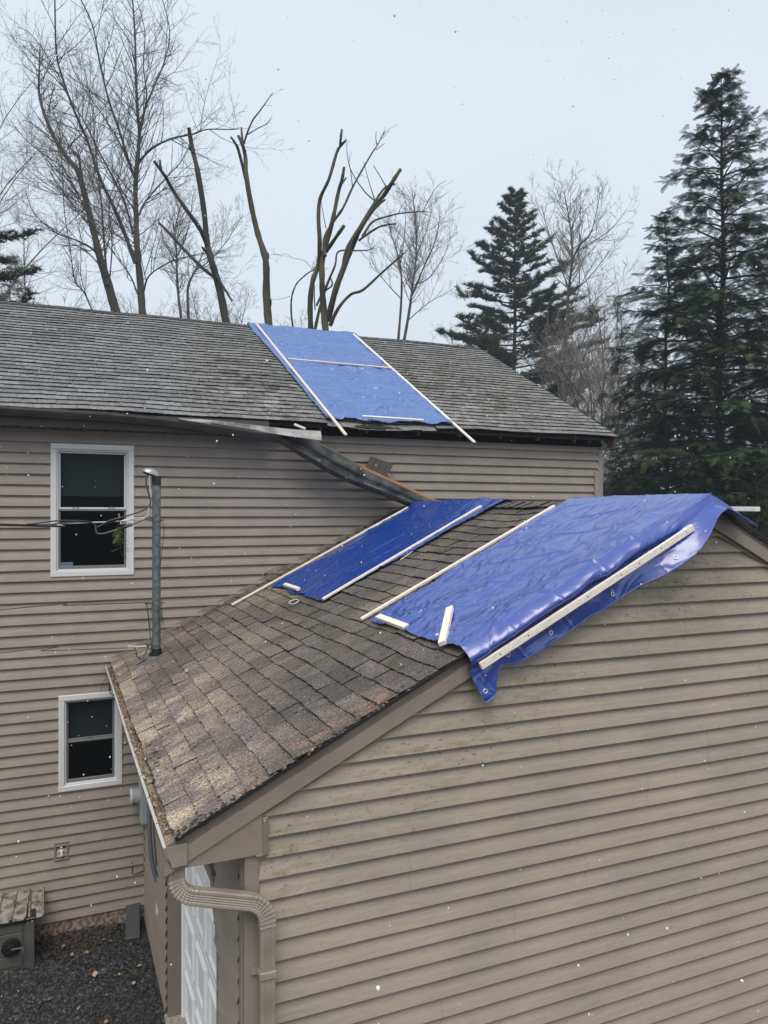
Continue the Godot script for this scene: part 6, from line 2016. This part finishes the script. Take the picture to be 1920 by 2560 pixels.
	bare_tree("lopped_tree", "many-stemmed lopped tree with sawn limb ends above the tarp", [
		[S([660, 1640, 645, 1480, 635, 1300, 640, 1150, 680, 1000, 710, 880, 740, 730, 765, 640, 778, 565], o2, s2), 0.17, 0.055, d, d, 1.0],
		[S([563, 1640, 558, 1450, 575, 1300, 610, 1200, 620, 1050, 612, 900, 622, 770, 680, 640, 730, 470, 760, 420, 790, 390], o2, s2), 0.125, 0.05, d + 0.3, d - 0.6, 1.0],
		[S([752, 425, 757, 370, 763, 322], o2, s2), 0.055, 0.05, d - 0.5, d - 0.5, 1.0],
		[S([742, 705, 765, 670, 789, 635], o2, s2), 0.045, 0.035, d, d - 0.2, 1.0],
		[S([655, 1140, 650, 1030, 700, 930, 770, 830, 830, 700, 890, 590, 960, 470, 1000, 410, 1040, 330], o2, s2), 0.085, 0.018, d, d + 1.2, 0.85],
		[S([990, 415, 984, 375, 986, 332], o2, s2), 0.022, 0.014, d + 1.1, d + 1.0, 1.0],
		[S([985, 450, 1015, 428, 1041, 408], o2, s2), 0.022, 0.012, d + 1.1, d + 1.3, 1.0],
		[S([662, 1110, 710, 1040, 745, 990, 778, 943], o2, s2), 0.09, 0.075, d, d - 0.8, 1.0],
		[S([672, 1560, 720, 1370, 770, 1230, 830, 1080, 880, 970, 960, 840, 1040, 740, 1090, 660, 1142, 580], o2, s2), 0.135, 0.075, d, d - 1.2, 1.0],
		[S([770, 1210, 800, 1080, 880, 950, 970, 800, 1040, 700, 1106, 672], o2, s2), 0.075, 0.045, d - 0.3, d + 0.3, 1.0],
		[S([960, 850, 1010, 800, 1042, 775], o2, s2), 0.055, 0.045, d - 0.8, d - 1.0, 1.0],
		[S([872, 1040, 940, 990, 1020, 945, 1115, 930], o2, s2), 0.055, 0.032, d - 0.6, d - 1.4, 0.9],
		[S([900, 1010, 960, 920, 1050, 885, 1160, 860, 1312, 850], o2, s2), 0.06, 0.022, d - 0.6, d + 0.6, 0.9],
		[S([1290, 848, 1330, 770, 1380, 690, 1440, 650], o2, s2), 0.02, 0.008, d + 0.5, d + 1.0, 0.2],
		[S([1300, 842, 1350, 800, 1400, 760, 1450, 730], o2, s2), 0.016, 0.007, d + 0.5, d + 0.3, 0.2],
		[S([1130, 860, 1160, 800, 1190, 780], o2, s2), 0.014, 0.006, d, d, 0.2],
		[S([688, 1590, 740, 1480, 820, 1390, 900, 1360, 1010, 1260, 1100, 1180, 1172, 1118], o2, s2), 0.085, 0.028, d - 0.2, d - 1.5, 0.9],
		[S([585, 1640, 620, 1480, 670, 1320, 720, 1200, 742, 1110, 860, 1105, 940, 1100, 970, 1085], o2, s2), 0.075, 0.018, d + 0.5, d + 1.0, 0.7],
		[S([975, 780, 910, 720, 830, 600, 800, 500, 796, 410], o2, s2), 0.032, 0.012, d - 0.9, d - 1.6, 0.5],
		[S([975, 770, 940, 660, 905, 525], o2, s2), 0.024, 0.010, d - 0.9, d - 0.4, 0.5],
		[S([1050, 690, 1010, 620, 968, 552], o2, s2), 0.024, 0.012, d - 1.0, d - 1.3, 0.5],
		[S([832, 690, 822, 600, 800, 500], o2, s2), 0.024, 0.012, d + 0.6, d + 0.3, 0.6],
		[S([660, 960, 640, 850, 625, 760], o2, s2), 0.02, 0.01, d, d + 0.4, 0.5],
		[S([590, 1490, 585, 1400, 588, 1330], o2, s2), 0.03, 0.02, d + 0.3, d + 0.3, 1.0],
		[S([600, 1460, 640, 1380, 700, 1330, 690, 1280], o2, s2), 0.05, 0.03, d + 0.6, d + 0.8, 1.0]], none, M.bark_mossy, M.twig, "", 0.61)
	bare_tree("dead_stem", "thin crooked dead stem bending over left of the many-stemmed lopped tree", [
		[S([450, 1630, 435, 1500, 440, 1400, 470, 1320, 520, 1270, 560, 1240, 625, 1212], o2, s2), 0.055, 0.03, d, d + 0.4, 0.85],
		[S([560, 1210, 520, 1170, 440, 1150, 400, 1125, 300, 1135], o2, s2), 0.016, 0.006, d + 0.4, d + 1.0, 0.4],
		[S([430, 1400, 370, 1418, 300, 1425], o2, s2), 0.014, 0.006, d, d + 0.5, 0.4]], none, M.bark_dark, M.twig)
	# bare tree in the middle distance
	d = 40.0
	var mid := {"per_m": 3.2, "len": 2.6, "r": 0.026, "levels": 3, "density": 3.0, "wander": 0.15, "up": 0.10, "fat": 2.3}
	bare_tree("bare_tree", "vase-shaped bare tree between the lopped tree and the pine", [
		[S([1165, 1700, 1200, 1500, 1220, 1350, 1245, 1150, 1245, 950, 1222, 740], o2, s2), 0.20, 0.04, d, d, 0.35],
		[S([1128, 1700, 1150, 1400, 1142, 1200, 1085, 1000, 1060, 900], o2, s2), 0.15, 0.03, d, d + 1, 0.3],
		[S([1215, 1400, 1300, 1200, 1370, 1040, 1400, 880], o2, s2), 0.10, 0.03, d, d - 1.5, 0.25],
		[S([1225, 1330, 1330, 1280, 1430, 1130, 1470, 1010], o2, s2), 0.07, 0.02, d, d + 1.5, 0.25],
		[S([1240, 1150, 1320, 950, 1350, 800], o2, s2), 0.07, 0.02, d, d + 2, 0.2],
		[S([1150, 1420, 1040, 1300, 960, 1180], o2, s2), 0.06, 0.02, d, d - 1.5, 0.25],
		[S([1140, 1220, 1170, 1000, 1180, 800], o2, s2), 0.06, 0.02, d, d - 1, 0.2],
		[S([1190, 1560, 1330, 1440, 1480, 1360], o2, s2), 0.06, 0.02, d, d + 1, 0.25]], mid, M.bark, M.twig_pale)
	var o3 := Vector2(1100, 100); var s3 := 1.844
	d = 34.0
	bare_tree("bare_tree", "pale grey bare tree between the pine and the tall hemlock", [
		[S([575, 1500, 590, 1200, 610, 1000, 600, 850, 572, 700], o3, s3), 0.20, 0.03, d, d, 0.4],
		[S([612, 1010, 650, 940, 700, 880, 740, 700], o3, s3), 0.08, 0.02, d, d - 1.5, 0.2],
		[S([596, 1150, 540, 1000, 490, 850, 470, 760], o3, s3), 0.07, 0.02, d, d + 1.5, 0.25],
		[S([620, 980, 720, 920, 800, 860, 860, 780], o3, s3), 0.06, 0.02, d, d + 1, 0.2],
		[S([600, 1180, 700, 1080, 790, 960], o3, s3), 0.06, 0.02, d, d - 1, 0.25],
		[S([585, 1250, 640, 1150, 640, 980, 650, 760], o3, s3), 0.06, 0.02, d, d + 0.6, 0.3],
		[S([580, 1350, 700, 1220, 800, 1120], o3, s3), 0.06, 0.02, d, d + 1.6, 0.2]], mid, M.bark, M.twig_pale)
	# tangle of bare brush at its foot
	var brush := {"per_m": 4.2, "len": 1.5, "r": 0.016, "levels": 3, "density": 3.4, "wander": 0.26, "up": 0.03, "fat": 1.9}
	d = 27.0
	var lab := ["tangled bare brush with an arching pale limb beyond the roof's right end", "dense grey brush behind the right rake of the roof", "leaning bare brush stems left of the smaller hemlock", "low bare brush below the smaller hemlock"]
	var sets := [
		[[590, 1560, 545, 1500, 570, 1490, 620, 1480, 660, 1560, 720, 1640, 760, 1720], [560, 1640, 540, 1500, 520, 1400, 480, 1320], [640, 1700, 600, 1560, 620, 1400, 690, 1290], [700, 1760, 690, 1600, 640, 1480, 560, 1420]],
		[[560, 1600, 560, 1450, 590, 1330, 640, 1230], [520, 1560, 480, 1440, 430, 1380], [640, 1640, 660, 1480, 720, 1350, 780, 1280], [600, 1640, 640, 1500, 700, 1430, 800, 1420]],
		[[780, 1760, 740, 1600, 700, 1450, 720, 1300], [800, 1760, 800, 1580, 760, 1430, 760, 1250], [720, 1720, 680, 1560, 690, 1380, 640, 1260], [760, 1740, 820, 1600, 850, 1450]],
		[[830, 2000, 810, 1850, 830, 1700, 780, 1560], [880, 2000, 900, 1850, 870, 1700, 930, 1600], [780, 1950, 790, 1850, 760, 1700], [950, 2050, 940, 1900, 1000, 1750]]]
	for k in 4:
		var stems := []
		for a: Array in sets[k]: stems.append([S(a, o3, s3), 0.055, 0.018, d + k * 2.0, d + k * 2.0 + rng.randf_range(-1.5, 1.5), 0.08])
		bare_tree("bare_brush", lab[k], stems, brush, M.bark, M.twig_pale)
	# evergreens
	var f := at(1284, 900, 42.0); f.y = 0
	conifer("pine_tree", "broad dark pine with tiered branches right of the roof peak", f, 22.2, 6.7, 0.26, 120, 1, 0.40, 0.72, 0.1)
	f = at(1797, 1283, 20.5); f.y = 0
	conifer("hemlock_tree", "tallest hemlock with drooping feathery boughs at the right edge", f, 16.2, 4.8, 0.19, 235, 0, 0.14, 0.38, 0.15)
	f = at(1668, 1283, 25.0); f.y = 0
	conifer("hemlock_tree", "smaller slender hemlock standing left of the tallest one", f, 14.3, 3.6, 0.12, 130, 0, 0.20, 0.38, -0.05)
	f = at(1960, 1283, 23.0); f.y = 0
	conifer("hemlock_tree", "hemlock partly cut off by the right picture edge", f, 13.5, 4.2, 0.16, 150, 0, 0.08, 0.40)
	var young := [[1560, 20.0, 6.3, 2.6, "young hemlock just right of the house corner"], [1730, 17.0, 5.6, 2.6, "young hemlock bush behind the garage ridge tarp"], [1890, 16.0, 5.9, 2.6, "young hemlock bush above the garage's right rake"], [1640, 24.0, 8.2, 2.8, "young hemlock between the corner one and the tallest trunk"], [1800, 25.0, 9.5, 3.4, "dense young hemlock behind the tallest trunk"]]
	for q: Array in young:
		f = at(q[0], 1283, q[1]); f.y = 0
		conifer("young_hemlock", q[4], f, q[2], q[3], 0.07, 95, 0, 0.06, 0.28, 0.0, "young hemlocks beyond the garage")
	f = at(-262, 1283, 21.0); f.y = 0
	conifer("pine_tree", "pine reaching in from the left picture edge", f, 19.5, 4.6, 0.18, 80, 1, 0.45, 0.5)
	f = at(30, 1283, 34.0); f.y = 0
	conifer("dark_evergreen", "small dark evergreen above the left end of the roof ridge", f, 16.0, 3.0, 0.12, 80, 0, 0.3, 0.45)
	# far-left bare trees and the reddish one
	var w := at(60, 1283, 32.0); w.y = 0
	grown_tree("bare_tree", "reddish twiggy bare tree above the left end of the ridge", w, 18.0, 0.12, 0.5, {"per_m": 4.4, "len": 1.8, "r": 0.018, "levels": 3, "density": 4.2, "wander": 0.13, "up": 0.12, "fat": 1.8}, M.bark_dark, M.twig_red, "", 8)
	w = at(-110, 1283, 27.0); w.y = 0
	grown_tree("bare_tree", "bare tree whose fine twigs hang in at the upper left corner", w, 24.0, 0.2, 0.42, fine, M.bark, M.twig_pale, "", 9)
	var back := {"per_m": 3.6, "len": 2.8, "r": 0.022, "levels": 3, "density": 2.8, "wander": 0.16, "up": 0.09, "fat": 2.4}
	for q in [[480, 46.0, 20.0, "slim pale bare tree far behind the fanned tree"], [610, 44.0, 19.0, "slim pale bare tree far behind the tall lopped trunk"], [890, 36.0, 12.6, "small bare tree right behind the right tarp batten top"], [1130, 48.0, 17.0, "low bare tree far behind, left of the pine's trunk"], [1375, 40.0, 15.5, "grey bare tree just right of the pine's lower boughs"], [1500, 38.0, 17.0, "grey bare tree left of the smaller hemlock's top"], [1470, 33.0, 10.5, "low grey bare tree behind the house corner"], [70, 46.0, 19.0, "bare tree far behind the reddish one at the left"], [330, 43.0, 18.0, "bare tree far behind, right of the leaning trunk"], [1440, 50.0, 24.0, "bare tree far behind, right of the pale grey one"], [1560, 46.0, 20.0, "bare tree far behind the smaller hemlock"], [250, 44.0, 17.0, "bare tree far behind the slender sapling"], [150, 40.0, 16.0, "bare tree far behind the leaning tree's left limbs"], [420, 38.0, 14.0, "low bare tree behind, between the fanned tree and the pale twin stems"], [560, 40.0, 17.5, "bare tree behind the dark leaning lopped tree"], [700, 42.0, 15.0, "bare tree far behind, right of the tall slim lopped trunk"]]:
		w = at(q[0], 1283, q[1]); w.y = 0
		grown_tree("distant_tree", q[3], w, q[2], 0.14, 0.5, back, M.bark, M.twig_pale, "bare trees far behind the house", 8)
	# far woods that read as one mass
	var src := MB.new()
	rng.seed = 991
	for k in 3:
		var p := PackedVector3Array([Vector3(0, 0, 0), Vector3(0.2, 5, 0.1), Vector3(-0.1, 10, 0.3), Vector3(0.2, 14, 0)])
		if k == 0:
			src.tube(p, PackedFloat32Array([0.16, 0.12, 0.08, 0.03]), 5)
			limb_twigs(src, smooth_path(p, 3), 0.16, 0.03, 0.12, {"per_m": 3.4, "len": 3.2, "r": 0.035, "levels": 3, "density": 2.2, "wander": 0.18, "up": 0.08, "fat": 3.2})
	var xf := []
	for k in 170:
		var bear := rng.randf_range(-0.62, 0.62)
		var dist := rng.randf_range(52, 95)
		var pos := CAM + (fwd * cos(bear) + rgt * sin(bear)) * dist
		pos.y = -0.1
		var sc := rng.randf_range(0.75, 1.15)
		xf.append(Transform3D(Basis(Vector3.UP, rng.randf() * TAU).scaled(Vector3(sc, sc, sc)), pos))
	tag(stuff(multi("far_woods", src.mesh(), M.twig, xf, [])), "far-off bare woods closing the view behind the house and trees", "woods")

func build_snow() -> void:
	var mb := MB.new(); mb.dome(Vector3.ZERO, Basis(), Vector3(1, 1, 1), true, 6, 4)
	var r := RandomNumberGenerator.new(); r.seed = 5
	var xf := []
	for k in 1500:
		var d := 2.2 + 9.0 * pow(r.randf(), 0.7)
		var p := at(r.randf_range(-60, 1980), r.randf_range(-60, 2620), d)
		if p.z < 0.1 or (p.x > 0.6 and p.y < g_roof(p.x) + 0.05 and p.z < 5.1): continue
		var s := r.randf_range(0.0016, 0.0042) * (1.7 if r.randf() < 0.06 else 1.0)
		xf.append(Transform3D(Basis.from_euler(Vector3(r.randf() * 3, r.randf() * 3, 0)).scaled(Vector3(s, s * r.randf_range(0.7, 1.8), s)), p))
	tag(stuff(multi("snowflakes", mb.mesh(), M.snow, xf, [])), "sparse small snowflakes drifting in the air before the house", "snow")

func _ready() -> void:
	rng.seed = 2024
	set_stage()
	make_materials()
	M.sprays = [spray_mesh(0), spray_mesh(1)]
	build_ground()
	build_house()
	build_garage()
	build_trees()
	build_broken_gutter()
	build_tarps()
	build_mast()
	build_sprigs()
	build_yard_things()
	build_snow()
